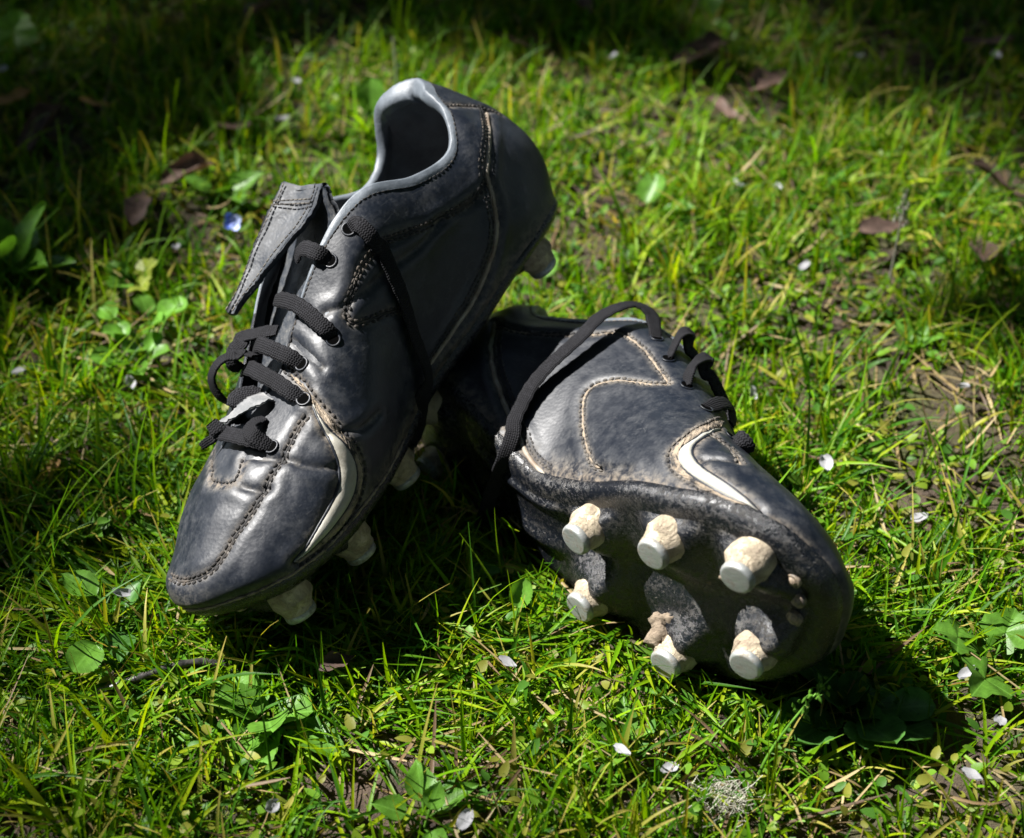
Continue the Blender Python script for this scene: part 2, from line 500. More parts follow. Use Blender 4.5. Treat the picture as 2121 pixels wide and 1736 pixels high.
# where the second boot has been trodden out of shape: last point -> displacement (mm)
ANCH_B = [(268,8,20,-8,0,0),(258,-22,15,-5,0,0),(245,41,12,-1,0,0),(200,0,0,0,0,0),(212,47,10,0,0,0),(212,-50,10,0,0,0),(150,0,0,0,0,0),
 (93,28,99,0,0,5),(118,25,96,1,0,6),(138,16,86,3,0,8),(160,8,73,4,0,7),(195,4,57,0,0,1),(120,-30,95,1,0,5),(50,28,80,0,0,-1),(105,28,50,0,0,0),(40,-5,20,0,0,0)]
# measured seam, crease and lace courses on each boot (mm on the last; laces carry a face normal)
LINES_A = {
 'heel_tab': [(30.2,16.4,99.6),(22.8,14.5,96.0),(13.9,10.0,90.0),(6.5,7.8,82.7),(0.7,5.6,76.4)],
 'piping': [(7.9,9.0,83.0),(19.4,20.6,79.1),(29.4,27.7,74.8),(36.9,29.7,69.8),(40.6,30.0,66.3),(43.3,30.0,60.1),(46.3,29.5,53.1),(50.4,28.5,46.1),(56.6,26.1,38.6),(64.8,23.2,32.8),(75.4,20.1,26.8),(87.6,17.9,23.0),(100.3,15.7,19.8),(114.1,15.8,17.1)],
 'collar': [(42.5,30.1,64.7),(50.6,30.1,63.6),(59.4,30.2,64.1),(69.0,30.5,66.4),(80.7,30.9,69.2),(90.3,31.8,73.1),(99.9,33.0,76.9),(105.8,33.5,79.0),(115.2,33.7,77.9),(121.7,33.9,76.1),(128.2,34.3,73.2),(134.9,34.4,69.7),(139.6,34.7,66.6)],
 'quarter': [(139.9,34.7,66.3),(140.1,35.6,62.3),(132.7,35.1,58.3),(120.5,31.8,53.1),(112.7,28.9,48.5)],
 'toe': [(183.4,36.2,47.2),(188.3,35.2,46.3),(195.2,35.4,44.0),(202.2,35.9,41.7),(206.7,35.9,40.6),(214.0,35.7,38.7),(222.5,35.9,35.9),(230.5,34.7,33.7),(237.7,32.5,31.8),(245.0,31.2,29.1),(251.1,29.2,27.2),(256.2,25.3,26.5),(260.0,18.9,26.9),(262.0,11.7,27.8),(261.4,2.9,28.8)],
 'strip_front': [(177.4,36.3,49.4),(181.3,40.0,43.2),(183.9,43.5,37.0),(186.4,45.5,31.7),(188.9,46.6,26.5),(192.4,47.1,22.3),(197.9,48.0,18.8),(205.2,49.3,17.0),(211.6,49.8,15.5),(217.7,49.5,13.7),(224.6,48.5,11.7),(230.4,47.1,10.7)],
 'strip_rear': [(177.1,36.6,49.2),(180.6,41.3,41.5),(181.4,44.6,34.7),(181.5,45.8,27.4),(182.7,45.2,20.9),(185.6,44.8,16.0),(191.0,45.0,12.3),(198.4,46.4,10.5),(207.2,48.6,10.3),(216.1,49.2,10.1),(224.9,48.1,9.8),(230.3,47.0,10.4)],
 'strip_seam': [(169.7,18.4,62.7),(172.7,30.5,56.2),(175.6,37.4,48.8),(176.9,41.8,41.4),(178.3,45.0,33.0),(178.0,45.0,25.3),(179.6,44.0,18.0),(182.8,43.5,13.4),(189.4,43.4,8.6),(197.3,44.5,6.1),(206.2,46.7,5.9),(216.7,48.2,7.3),(228.7,46.9,8.5)],
 'patch': [(207.7,-13.4,50.0),(218.6,3.4,50.0),(222.8,6.4,47.9),(223.6,15.3,46.3),(221.5,23.1,44.8),(217.5,24.1,45.5),(211.0,21.5,48.1)],
 'crease1': [(208.8,21.2,48.7),(207.1,27.8,46.1),(204.3,33.7,43.1),(201.4,38.6,39.4),(199.1,43.0,34.8),(195.5,45.8,30.4),(190.7,46.8,26.0)],
 'crease2': [(220.7,27.8,42.5),(219.6,31.8,40.0),(218.3,34.5,38.3),(215.5,37.3,36.9)],
 'crease3': [(159.2,18.0,70.1),(160.4,23.4,66.4),(161.9,29.6,62.3),(162.9,34.8,57.3)],
 'crease4': [(144.6,29.7,72.1),(137.7,33.8,70.1),(123.1,34.2,68.2),(108.1,32.4,67.4),(90.6,30.6,64.9),(72.9,30.4,66.3)],
 'crease5': [(184.1,42.8,38.2),(177.1,44.6,34.1),(168.8,43.3,28.8),(157.8,39.4,26.8)],
}
LINES_B = {
 'piping': [(36.3,29.8,64.9),(42.2,30.1,57.4),(47.1,29.4,50.3),(53.4,27.9,43.8),(61.2,25.4,37.2),(69.6,22.6,31.6),(76.4,20.4,27.3),(84.0,18.2,22.1),(92.5,15.9,17.9),(100.1,13.3,13.6),(109.0,11.5,10.1),(115.8,11.6,8.2)],
 'collar': [(40.3,30.1,62.4),(55.2,30.5,65.3),(65.6,30.8,69.4),(77.2,31.5,74.3),(87.9,32.4,80.1),(96.4,32.9,85.9),(108.8,33.4,83.1),(117.6,33.7,79.6),(127.4,34.5,73.7),(137.0,35.4,67.7),(143.0,36.0,63.9)],
 'quarter': [(143.0,36.0,63.9),(137.3,35.6,60.4),(128.2,33.9,59.5),(118.5,32.0,58.1),(110.8,29.8,53.9),(108.3,28.3,49.5),(109.9,26.9,43.9),(114.5,25.6,37.2),(122.0,24.7,29.0),(130.9,24.6,20.8),(139.3,25.2,14.4),(146.9,26.8,10.3)],
 'strip_seam': [(169.8,25.6,66.1),(179.0,40.5,45.2),(180.6,45.4,32.3),(179.9,45.2,24.2),(181.2,44.7,18.1),(186.2,44.2,12.9),(194.1,44.9,9.5),(205.0,46.7,6.5),(214.7,47.3,4.7),(222.4,47.1,5.2)],
 'strip_rear': [(182.2,37.3,48.7),(185.1,45.3,33.2),(184.8,46.1,25.9),(184.2,45.6,21.1),(186.4,45.3,16.6),(191.2,45.4,13.2),(200.1,46.6,9.7),(210.4,47.8,7.2),(221.4,47.3,6.6),(231.6,45.9,7.9)],
 'strip_front': [(182.4,37.0,49.0),(186.8,44.6,35.4),(187.1,46.3,28.5),(188.3,46.6,23.7),(192.1,46.8,19.4),(199.5,47.9,14.9),(209.5,49.4,11.8),(219.0,48.9,10.1),(225.9,47.5,9.3),(232.0,45.8,8.0)],
 'toe': [(186.9,43.5,37.7),(192.7,43.2,36.7),(199.1,43.6,35.0),(207.0,46.8,28.6),(211.0,48.0,25.4)],
 'crease1': [(72.5,-45.4,53.5),(132.1,16.9,6.3),(138.3,21.7,8.9),(144.6,25.5,10.0),(149.6,28.1,10.1),(156.7,31.8,10.0),(165.0,36.0,9.4)],
 'crease2': [(148.3,27.3,9.8),(157.6,29.7,5.2),(102.2,-44.4,67.5),(106.6,-44.8,67.3)],
 'crease3': [(197.5,47.9,19.3),(201.4,48.7,21.5),(206.0,49.0,22.8),(209.8,48.3,24.9)],
}
LACES_A = {
 'dangle': [(111.8,29.6,91.5,0.23,0.79,0.56),(109.3,34.1,92.2,0.18,0.87,0.46),(109.2,37.4,86.4,0.08,0.98,0.21),(109.2,37.2,79.9,0.0,1.0,-0.01),(107.7,36.5,77.8,-0.05,1.0,-0.09),(110.0,35.5,66.8,-0.11,0.99,-0.13),(111.8,34.1,57.0,-0.17,0.96,-0.22),(114.7,31.9,46.2,-0.23,0.93,-0.29),(117.4,29.5,36.0,-0.28,0.9,-0.35),(118.5,27.5,28.5,-0.31,0.87,-0.37),(121.4,24.2,16.6,-0.35,0.82,-0.45),(129.5,20.3,10.3,0.51,0.85,-0.15),(133.5,10.2,-0.3,0.51,0.85,-0.15),(138.7,1.0,-8.7,0.51,0.85,-0.15)],
 'bandB': [(131.5,10.4,93.0,0.5,0.18,0.85),(129.4,14.2,95.7,0.5,0.21,0.84),(128.7,19.3,96.0,0.5,0.32,0.81),(128.6,26.2,92.6,0.47,0.54,0.7),(126.7,27.5,86.6,0.43,0.63,0.65)],
 'bandC': [(147.3,2.1,84.4,0.56,0.12,0.82),(148.6,12.3,84.4,0.56,0.25,0.79),(148.9,20.9,81.4,0.54,0.41,0.73),(149.6,27.0,76.9,0.49,0.51,0.71),(150.5,31.7,72.0,0.4,0.62,0.68),(150.6,34.4,67.6,0.3,0.74,0.6),(150.8,33.6,62.4,0.23,0.81,0.54)],
 'bandD': [(166.9,-3.9,73.2,0.53,0.07,0.84),(167.1,3.8,75.8,0.54,0.16,0.83),(167.8,12.1,74.3,0.53,0.28,0.8),(167.5,18.5,70.6,0.53,0.35,0.78),(167.0,23.4,67.4,0.49,0.35,0.8),(165.8,26.4,61.8,0.46,0.36,0.81)],
 'bandE': [(173.8,-13.7,67.1,0.45,-0.15,0.88),(176.7,2.9,71.0,0.39,0.13,0.91),(177.9,13.9,67.7,0.4,0.36,0.84),(178.4,21.8,64.0,0.4,0.35,0.85),(179.0,29.1,58.7,0.37,0.39,0.84),(177.7,32.9,52.2,0.34,0.51,0.79)],
 'loopF': [(171.4,5.6,72.8,-0.58,0.51,0.63),(171.6,-9.4,77.1,-0.48,0.44,0.76),(174.6,-1.9,76.5,0.01,0.2,0.98),(179.1,-4.3,79.3,-0.14,0.26,0.96),(184.3,-6.1,79.1,0.31,0.1,0.95),(188.4,-8.9,75.8,0.71,0.02,0.7),(190.1,-10.5,71.0,0.95,0.04,0.31),(190.2,-11.2,65.3,0.99,0.1,-0.0),(188.3,-12.7,61.1,0.96,0.17,-0.21)],
 'ringG': [(158.0,9.2,75.7,-0.04,0.72,0.7),(162.1,0.9,78.4,-0.02,0.7,0.71),(164.6,-11.8,78.9,0.14,0.62,0.77),(167.3,-8.0,78.1,0.42,0.53,0.74),(171.5,-9.6,77.9,0.4,0.53,0.75),(174.5,-11.2,75.5,0.66,0.48,0.58),(175.9,-11.9,72.2,0.84,0.52,0.17),(173.9,-12.4,68.6,0.8,0.6,-0.09)],
 'bandH': [(182.9,11.5,61.3,0.34,0.39,0.85),(186.3,8.4,64.4,0.34,0.5,0.8),(190.6,6.0,65.9,0.27,0.66,0.7),(194.6,6.0,62.6,0.24,0.75,0.61),(195.6,-9.5,56.4,0.4,0.08,0.91)],
 'bandI': [(205.1,2.8,64.7,0.31,0.92,0.25),(206.0,5.8,60.4,0.33,0.84,0.42),(205.4,4.9,59.3,0.31,0.4,0.86),(204.8,14.1,57.2,0.25,0.26,0.93),(204.3,22.3,54.8,0.23,0.31,0.92),(202.8,27.8,51.9,0.23,0.41,0.88),(200.8,30.3,46.4,0.23,0.49,0.84)],
 'bandJ': [(191.3,19.2,54.7,0.24,0.32,0.92),(196.0,19.8,56.6,0.23,0.32,0.92),(200.4,22.1,56.9,0.23,0.32,0.92),(202.8,26.8,54.6,0.23,0.39,0.89),(200.9,29.5,48.1,0.23,0.46,0.86)],
 'endK': [(199.9,-20.7,55.0,0.42,0.01,0.91),(202.3,-17.0,53.5,0.37,0.81,0.46),(205.6,-18.1,53.8,0.3,0.92,0.26),(208.5,-19.1,53.9,0.29,0.92,0.26)],
}
LACES_B = {
 'dangle': [(113.8,32.1,91.3,0.08,0.93,0.37),(104.1,37.4,100.3,0.03,0.92,0.38),(96.3,41.0,98.9,-0.05,0.96,0.28),(93.4,43.7,89.7,-0.06,0.99,0.1),(91.1,43.5,78.9,-0.03,1.0,-0.05),(90.1,40.1,67.3,-0.03,0.99,-0.16),(88.0,36.8,56.7,-0.03,0.97,-0.23),(85.6,33.1,47.6,-0.02,0.97,-0.25),(84.9,29.3,37.8,0.02,0.96,-0.27),(86.0,25.6,29.5,0.04,0.95,-0.3),(89.0,22.3,19.6,0.11,0.96,-0.24),(92.7,19.1,14.0,0.22,0.97,0.05),(92.5,9.0,5.3,0.84,0.14,-0.53),(85.4,-6.1,4.0,0.84,0.14,-0.53),(81.6,-18.1,1.4,0.84,0.14,-0.53),(78.3,-28.6,-0.7,0.84,0.14,-0.53),(74.9,-42.1,-2.8,0.84,0.14,-0.53)],
 'loopK': [(129.8,34.2,79.8,-0.5,0.64,-0.58),(125.6,35.9,91.8,-0.48,0.76,-0.44),(122.3,31.8,104.3,0.43,0.81,0.41),(127.5,29.4,96.6,0.84,0.39,0.37),(130.2,25.3,98.3,0.63,0.65,0.43),(131.5,19.1,100.0,0.72,0.55,0.42)],
 'loopL': [(149.8,34.9,67.5,-0.32,0.59,-0.74),(145.6,37.6,76.6,-0.31,0.78,-0.55),(141.5,32.1,92.2,0.24,0.96,0.11),(146.5,31.9,83.7,0.86,0.47,0.18),(149.6,29.3,84.9,0.64,0.73,0.23),(152.6,25.2,84.5,0.77,0.6,0.21),(156.0,20.4,83.6,0.79,0.58,0.21),(159.7,13.7,82.8,0.87,0.47,0.16),(160.0,6.6,81.7,0.94,0.34,0.09)],
 'bandM': [(167.2,35.5,58.8,0.36,0.73,0.58),(165.4,30.1,70.5,0.47,0.59,0.66),(162.5,21.4,80.5,0.55,0.5,0.67),(165.0,19.1,78.6,0.59,0.45,0.67),(168.7,18.5,72.8,0.6,0.41,0.69)],
 'bandN': [(187.5,35.3,48.5,0.42,0.79,0.44),(191.8,36.8,48.6,0.54,0.74,-0.41),(195.3,35.3,48.3,0.49,0.62,-0.61),(196.5,31.1,48.3,0.49,0.63,-0.61)],
}
# ------------------------------------------------------------------ materials
class NT:
    def __init__(self, name):
        self.m = bpy.data.materials.new(name); self.m.use_nodes = True
        self.t = self.m.node_tree; self.b = self.t.nodes['Principled BSDF']
        self.out = self.t.nodes['Material Output']
    def n(self, typ, **kw):
        x = self.t.nodes.new('ShaderNode' + typ)
        for k, v in kw.items():
            if k in x.inputs: x.inputs[k].default_value = v
            else: setattr(x, k, v)
        return x
    def l(self, a, b): self.t.links.new(a, b)
    def coord(self, kind='Object', scale=None):
        c = self.n('TexCoord').outputs[kind]
        if scale is None: return c
        mp = self.n('Mapping'); mp.inputs['Scale'].default_value = scale; self.l(c, mp.inputs[0]); return mp.outputs[0]
    def noise(self, co, scale, detail=5, rough=0.6, dist=0.0):
        x = self.n('TexNoise', Scale=scale, Detail=detail, Roughness=rough, Distortion=dist); self.l(co, x.inputs['Vector']); return x.outputs['Fac']
    def ramp(self, fac, stops):
        r = self.n('ValToRGB'); e = r.color_ramp.elements
        while len(e) < len(stops): e.new(0.5)
        for k, (p, c) in enumerate(stops):
            e[k].position = p; e[k].color = c if len(c) == 4 else (*c, 1)
        self.l(fac, r.inputs[0]); return r.outputs[0]
    def mix(self, fac, a, b, mode='MIX'):
        x = self.n('Mix'); x.data_type = 'RGBA'; x.blend_type = mode
        for s, v in ((x.inputs[0], fac), (x.inputs[6], a), (x.inputs[7], b)):
            if hasattr(v, 'links'): self.l(v, s)
            elif isinstance(v, (int, float)): s.default_value = v
            else: s.default_value = (*v, 1)
        return x.outputs[2]
    def math(self, op, a, b=None, clamp=False):
        x = self.n('Math'); x.operation = op; x.use_clamp = clamp
        for s, v in zip(x.inputs, (a, b)):
            if v is None: continue
            if hasattr(v, 'links'): self.l(v, s)
            else: s.default_value = v
        return x.outputs[0]
    def bump(self, h, strength, dist=0.001, prev=None):
        x = self.n('Bump', Strength=strength, Distance=dist); self.l(h, x.inputs['Height'])
        if prev is not None: self.l(prev, x.inputs['Normal'])
        return x.outputs[0]
    def set(self, **kw):
        for k, v in kw.items():
            k = k.replace('_', ' ')
            if hasattr(v, 'links'): self.l(v, self.b.inputs[k])
            else: self.b.inputs[k].default_value = (*v, 1) if isinstance(v, tuple) and len(v) == 3 else v
        return self.m

BW = lambda a, b: [(a, (0, 0, 0)), (b, (1, 1, 1))]

def mat_leather(name, base, dust, amt, grain=1.0, r0=0.36, r1=0.6):
    t = NT(name); co = t.coord()
    big = t.noise(co, 28, 6, 0.65, 0.6)
    spk = t.noise(co, 420, 3, 0.7)
    fine = t.noise(co, 170, 6, 0.72)
    scr = t.noise(t.coord('Object', (60, 700, 420)), 1.0, 4, 0.6, 1.2)
    d = t.math('MULTIPLY', t.ramp(big, BW(0.30, 0.85)), t.ramp(fine, BW(0.44, 0.66)))
    d2 = t.math('MULTIPLY', t.ramp(spk, BW(0.60, 0.72)), t.ramp(big, BW(0.30, 0.60)))
    d3 = t.math('MULTIPLY', t.ramp(scr, BW(0.62, 0.70)), 0.55)
    f = t.math('ADD', t.math('ADD', t.math('MULTIPLY', d, 0.75), t.math('MULTIPLY', d2, 0.5)), t.math('MULTIPLY', d3, t.ramp(big, BW(0.35, 0.65))))
    f = t.math('MULTIPLY', f, amt, True)
    at_ = t.n('Attribute', attribute_name='dirt').outputs['Fac']
    sd = t.math('MULTIPLY', at_, t.ramp(t.noise(co, 240, 5, 0.75), BW(0.40, 0.62)))
    f = t.math('MAXIMUM', f, t.math('MULTIPLY', sd, 0.75), True)
    tone = t.mix(t.ramp(fine, BW(0.3, 0.75)), base, tuple(c * 1.3 + 0.0005 for c in base))
    col = t.mix(f, tone, t.mix(at_, dust, (0.21, 0.165, 0.115)))
    vor = t.n('TexVoronoi', Scale=620.0); t.l(co, vor.inputs['Vector'])
    b1 = t.bump(vor.outputs['Distance'], 0.16 * grain, 0.0006)
    b2 = t.bump(t.noise(co, 130, 5, 0.6), 0.16 * grain, 0.0010, b1)
    b3 = t.bump(f, 0.25, 0.0006, b2)
    rough = t.math('ADD', t.math('MULTIPLY', t.ramp(fine, BW(0.3, 0.7)), r1 - r0), t.math('ADD', t.math('MULTIPLY', f, 0.45), r0), True)
    return t.set(Base_Color=col, Roughness=rough, Normal=b3, IOR=1.5, Specular_IOR_Level=0.42)

def mat_rubber():
    t = NT('sole_rubber'); co = t.coord()
    big = t.noise(co, 24, 5, 0.6, 0.5); grit = t.noise(co, 380, 8, 0.85); sp = t.noise(co, 1100, 3, 0.7)
    st = t.noise(t.coord('Object', (140, 700, 300)), 1.0, 5, 0.7, 1.0)
    f = t.math('MULTIPLY', t.ramp(grit, BW(0.50, 0.66)), t.ramp(big, BW(0.42, 0.64)))
    f = t.math('ADD', f, t.math('MULTIPLY', t.ramp(st, BW(0.60, 0.70)), 0.35))
    f = t.math('ADD', t.math('MULTIPLY', f, 0.42), t.math('MULTIPLY', t.ramp(sp, BW(0.64, 0.69)), 0.6), True)
    col = t.mix(f, (0.0042, 0.0055, 0.0085), (0.25, 0.225, 0.185))
    nb = t.bump(t.math('ADD', f, t.math('MULTIPLY', grit, 0.5)), 0.55, 0.0009)
    return t.set(Base_Color=col, Roughness=t.math('ADD', t.math('MULTIPLY', f, 0.5), 0.27, True), Normal=nb, Specular_IOR_Level=0.55)

def mat_simple(name, a, b, scale, rough=0.6, bump=0.3, bscale=None, lo=0.4, hi=0.62, metal=0.0, bdist=0.001):
    t = NT(name); co = t.coord()
    n = t.noise(co, scale, 6, 0.68)
    col = t.mix(t.ramp(n, BW(lo, hi)), a, b)
    nb = t.bump(t.noise(co, bscale or scale * 2, 6, 0.65), bump, bdist)
    return t.set(Base_Color=col, Roughness=rough, Normal=nb, Metallic=metal)

def mat_lace():
    """flat woven cord: a herringbone along the lace"""
    t = NT('lace'); co = t.coord()
    a = t.n('Attribute', attribute_name='st').outputs['Vector']
    sp = t.n('SeparateXYZ'); t.l(a, sp.inputs[0])
    ph = t.math('ADD', t.math('MULTIPLY', sp.outputs[0], 5.5), t.math('MULTIPLY', t.math('ABSOLUTE', t.math('SINE', t.math('MULTIPLY', sp.outputs[1], 1.6))), 3.0))
    w = t.math('SINE', ph)
    w2 = t.math('SINE', t.math('MULTIPLY', sp.outputs[1], 6.4))
    h = t.math('ADD', t.math('MULTIPLY', w, 0.5), t.math('MULTIPLY', w2, 0.5))
    n = t.noise(co, 60, 4, 0.6); f = t.noise(co, 900, 3, 0.8)
    d = t.math('MULTIPLY', t.ramp(n, BW(0.32, 0.72)), t.ramp(f, BW(0.42, 0.66)))
    d = t.math('ADD', d, t.math('MULTIPLY', t.math('ADD', t.math('MULTIPLY', w, 0.5), 0.5), 0.35), True)
    col = t.mix(d, (0.0025, 0.0025, 0.0035), (0.0165, 0.0165, 0.020))
    nb = t.bump(h, 0.55, 0.0004)
    return t.set(Base_Color=col, Roughness=0.8, Normal=nb, Specular_IOR_Level=0.18)

def mat_stud():
    t = NT('stud_plastic'); co = t.coord()
    n = t.noise(co, 130, 7, 0.7, 0.4); s = t.noise(co, 700, 4, 0.7)
    mud = t.math('ADD', t.ramp(n, BW(0.44, 0.66)), t.ramp(s, BW(0.60, 0.74)), True)
    col = t.mix(mud, (0.46, 0.385, 0.27), (0.25, 0.20, 0.145))
    nb = t.bump(t.math('ADD', mud, t.math('MULTIPLY', s, 0.7)), 0.9, 0.0012)
    return t.set(Base_Color=col, Roughness=t.math('ADD', t.math('MULTIPLY', mud, 0.45), 0.42), Normal=nb)

def mat_metal():
    t = NT('stud_metal'); co = t.coord()
    n = t.noise(co, 260, 6, 0.7); s = t.noise(t.coord('Object', (300, 1400, 300)), 1.0, 3)
    f = t.ramp(n, BW(0.44, 0.66))
    col = t.mix(f, (0.40, 0.42, 0.415), (0.17, 0.15, 0.115))
    return t.set(Base_Color=col, Metallic=t.math('SUBTRACT', 0.7, t.math('MULTIPLY', f, 0.6)), Roughness=t.math('ADD', t.math('MULTIPLY', f, 0.25), 0.5), Normal=t.bump(s, 0.25, 0.0005))

MATS = dict(
    leather=mat_leather('black_leather', (0.0036, 0.0058, 0.0110), (0.20, 0.20, 0.19), 0.25, 0.55, 0.39, 0.53),
    tongue=mat_leather('tongue_leather', (0.013, 0.017, 0.024), (0.20, 0.19, 0.17), 0.72, 1.2, 0.45, 0.7),
    rubber=mat_rubber(),
    lining=mat_simple('grey_lining', (0.070, 0.083, 0.099), (0.125, 0.143, 0.165), 60, 0.5, 0.45, 160),
    lining_dark=mat_simple('footbed_cloth', (0.012, 0.012, 0.014), (0.03, 0.028, 0.026), 120, 0.8),
    white=mat_simple('stripe_white', (0.33, 0.325, 0.285), (0.20, 0.18, 0.14), 55, 0.45, 0.25, 300, 0.42, 0.70),
    seam_mud=mat_simple('dried_mud_in_seam', (0.020, 0.019, 0.019), (0.25, 0.20, 0.145), 160, 0.85, 0.9, 500, 0.36, 0.54),
    mud=mat_simple('dried_mud', (0.17, 0.13, 0.092), (0.29, 0.23, 0.165), 260, 0.95, 1.0, 700, 0.3, 0.7, bdist=0.002),
    hole_shade=NT('eyelet_hole_shade').set(Base_Color=(0.002, 0.002, 0.002), Roughness=1.0, Specular_IOR_Level=0.0),  # matt black standing for the shade inside an eyelet
    torn=mat_simple('torn_lining', (0.10, 0.105, 0.11), (0.20, 0.20, 0.20), 120, 0.7, 0.5, 400),
    piping=mat_simple('piping', (0.30, 0.27, 0.22), (0.16, 0.12, 0.085), 90, 0.6, 0.4, 400),
    thread=mat_simple('thread', (0.018, 0.017, 0.017), (0.17, 0.15, 0.125), 75, 0.8, 0.4, 900, 0.42, 0.70),
    thread_dark=mat_simple('thread_dark', (0.012, 0.011, 0.011), (0.13, 0.105, 0.08), 75, 0.8, 0.4, 900, 0.48, 0.78),
    lace=mat_lace(), stud=mat_stud(), metal=mat_metal(),
    rivet=mat_simple('rivet', (0.06, 0.055, 0.05), (0.30, 0.23, 0.16), 300, 0.5, 0.5, 500),
    aglet=mat_simple('aglet', (0.012, 0.012, 0.012), (0.06, 0.055, 0.05), 200, 0.35),
    eyelet=mat_simple('eyelet_edge', (0.008, 0.008, 0.009), (0.11, 0.085, 0.06), 170, 0.7, 0.5),
)
# ------------------------------------------------------------------ details shared by both boots
TORN = [([182.2, 12.4, 61.2], [183.1, 18.7, 57.5]), ([187.9, 10.8, 63.1], [187.0, 19.8, 59.1]), ([192.7, 8.7, 63.3], [192.7, 16.3, 60.8]), ([197.6, 6.3, 62.6], [197.2, 11.4, 61.1]), ([201.2, -0.9, 61.7], [201.5, 6.0, 61.4])]
TONGUE_L = [(100.8,-20,114.9),(106.3,-20.2,112.1),(109.7,-20.5,111),(116.2,-20.8,108.5),(124.5,-21,104.6),(131.8,-21.2,101.2),(141.7,-21.5,95.5),(149.2,-21.8,91.8),(158.9,-22,88.8)]
TONGUE_R = [(96.6,4,107.7),(99.2,4,105.5),(103.6,3,102.7),(106.9,2,101.1),(115.4,0,98.4),(124.7,-3,97),(132.8,-7,94.8),(140.6,-10,92.3),(151.5,-14,89.6),(157.8,-18,86.7)]

def tube_ring(b, name, c, n, r, rr, mat, parent=None, ov=1.0):
    n = np.array(n); e1 = np.cross(n, [0.3, 0.5, 0.8]); e1 /= np.linalg.norm(e1); e2 = np.cross(n, e1)
    V = []
    for i in range(16):
        a = 2 * math.pi * i / 16; d = e1 * math.cos(a) * ov + e2 * math.sin(a)
        for j in range(6):
            t = 2 * math.pi * j / 6
            V.append(np.array(c) + d * (r + rr * math.cos(t)) + n * rr * 0.6 * math.sin(t))
    return b.add(name, V, grid_faces(16, 6, closed_u=True, closed_v=True), mat, parent)

def clump(b, c, r, mat, squash=(1, 1, 1), seed=0):
    bm = bmesh.new(); bmesh.ops.create_icosphere(bm, subdivisions=3, radius=1.0)
    V = []
    for v in bm.verts:
        p = np.array(v.co)
        k = 1 + 0.45 * noise.noise(p * 1.7 + seed) + 0.25 * noise.noise(p * 4.5 + seed) + 0.12 * noise.noise(p * 11 + seed)
        V.append(np.array(c) + p * r * k * np.array(squash))
    F = [tuple(v.index for v in f.verts) for f in bm.faces]
    bm.free()
    return b.add('mud_clod', V, F, mat, b.root)

def mirror_line(pts):
    return [(x, -8 - (y + 2) * 1.05 if x < 200 else 6 - (y - 4) * 0.95, z) for x, y, z in pts]

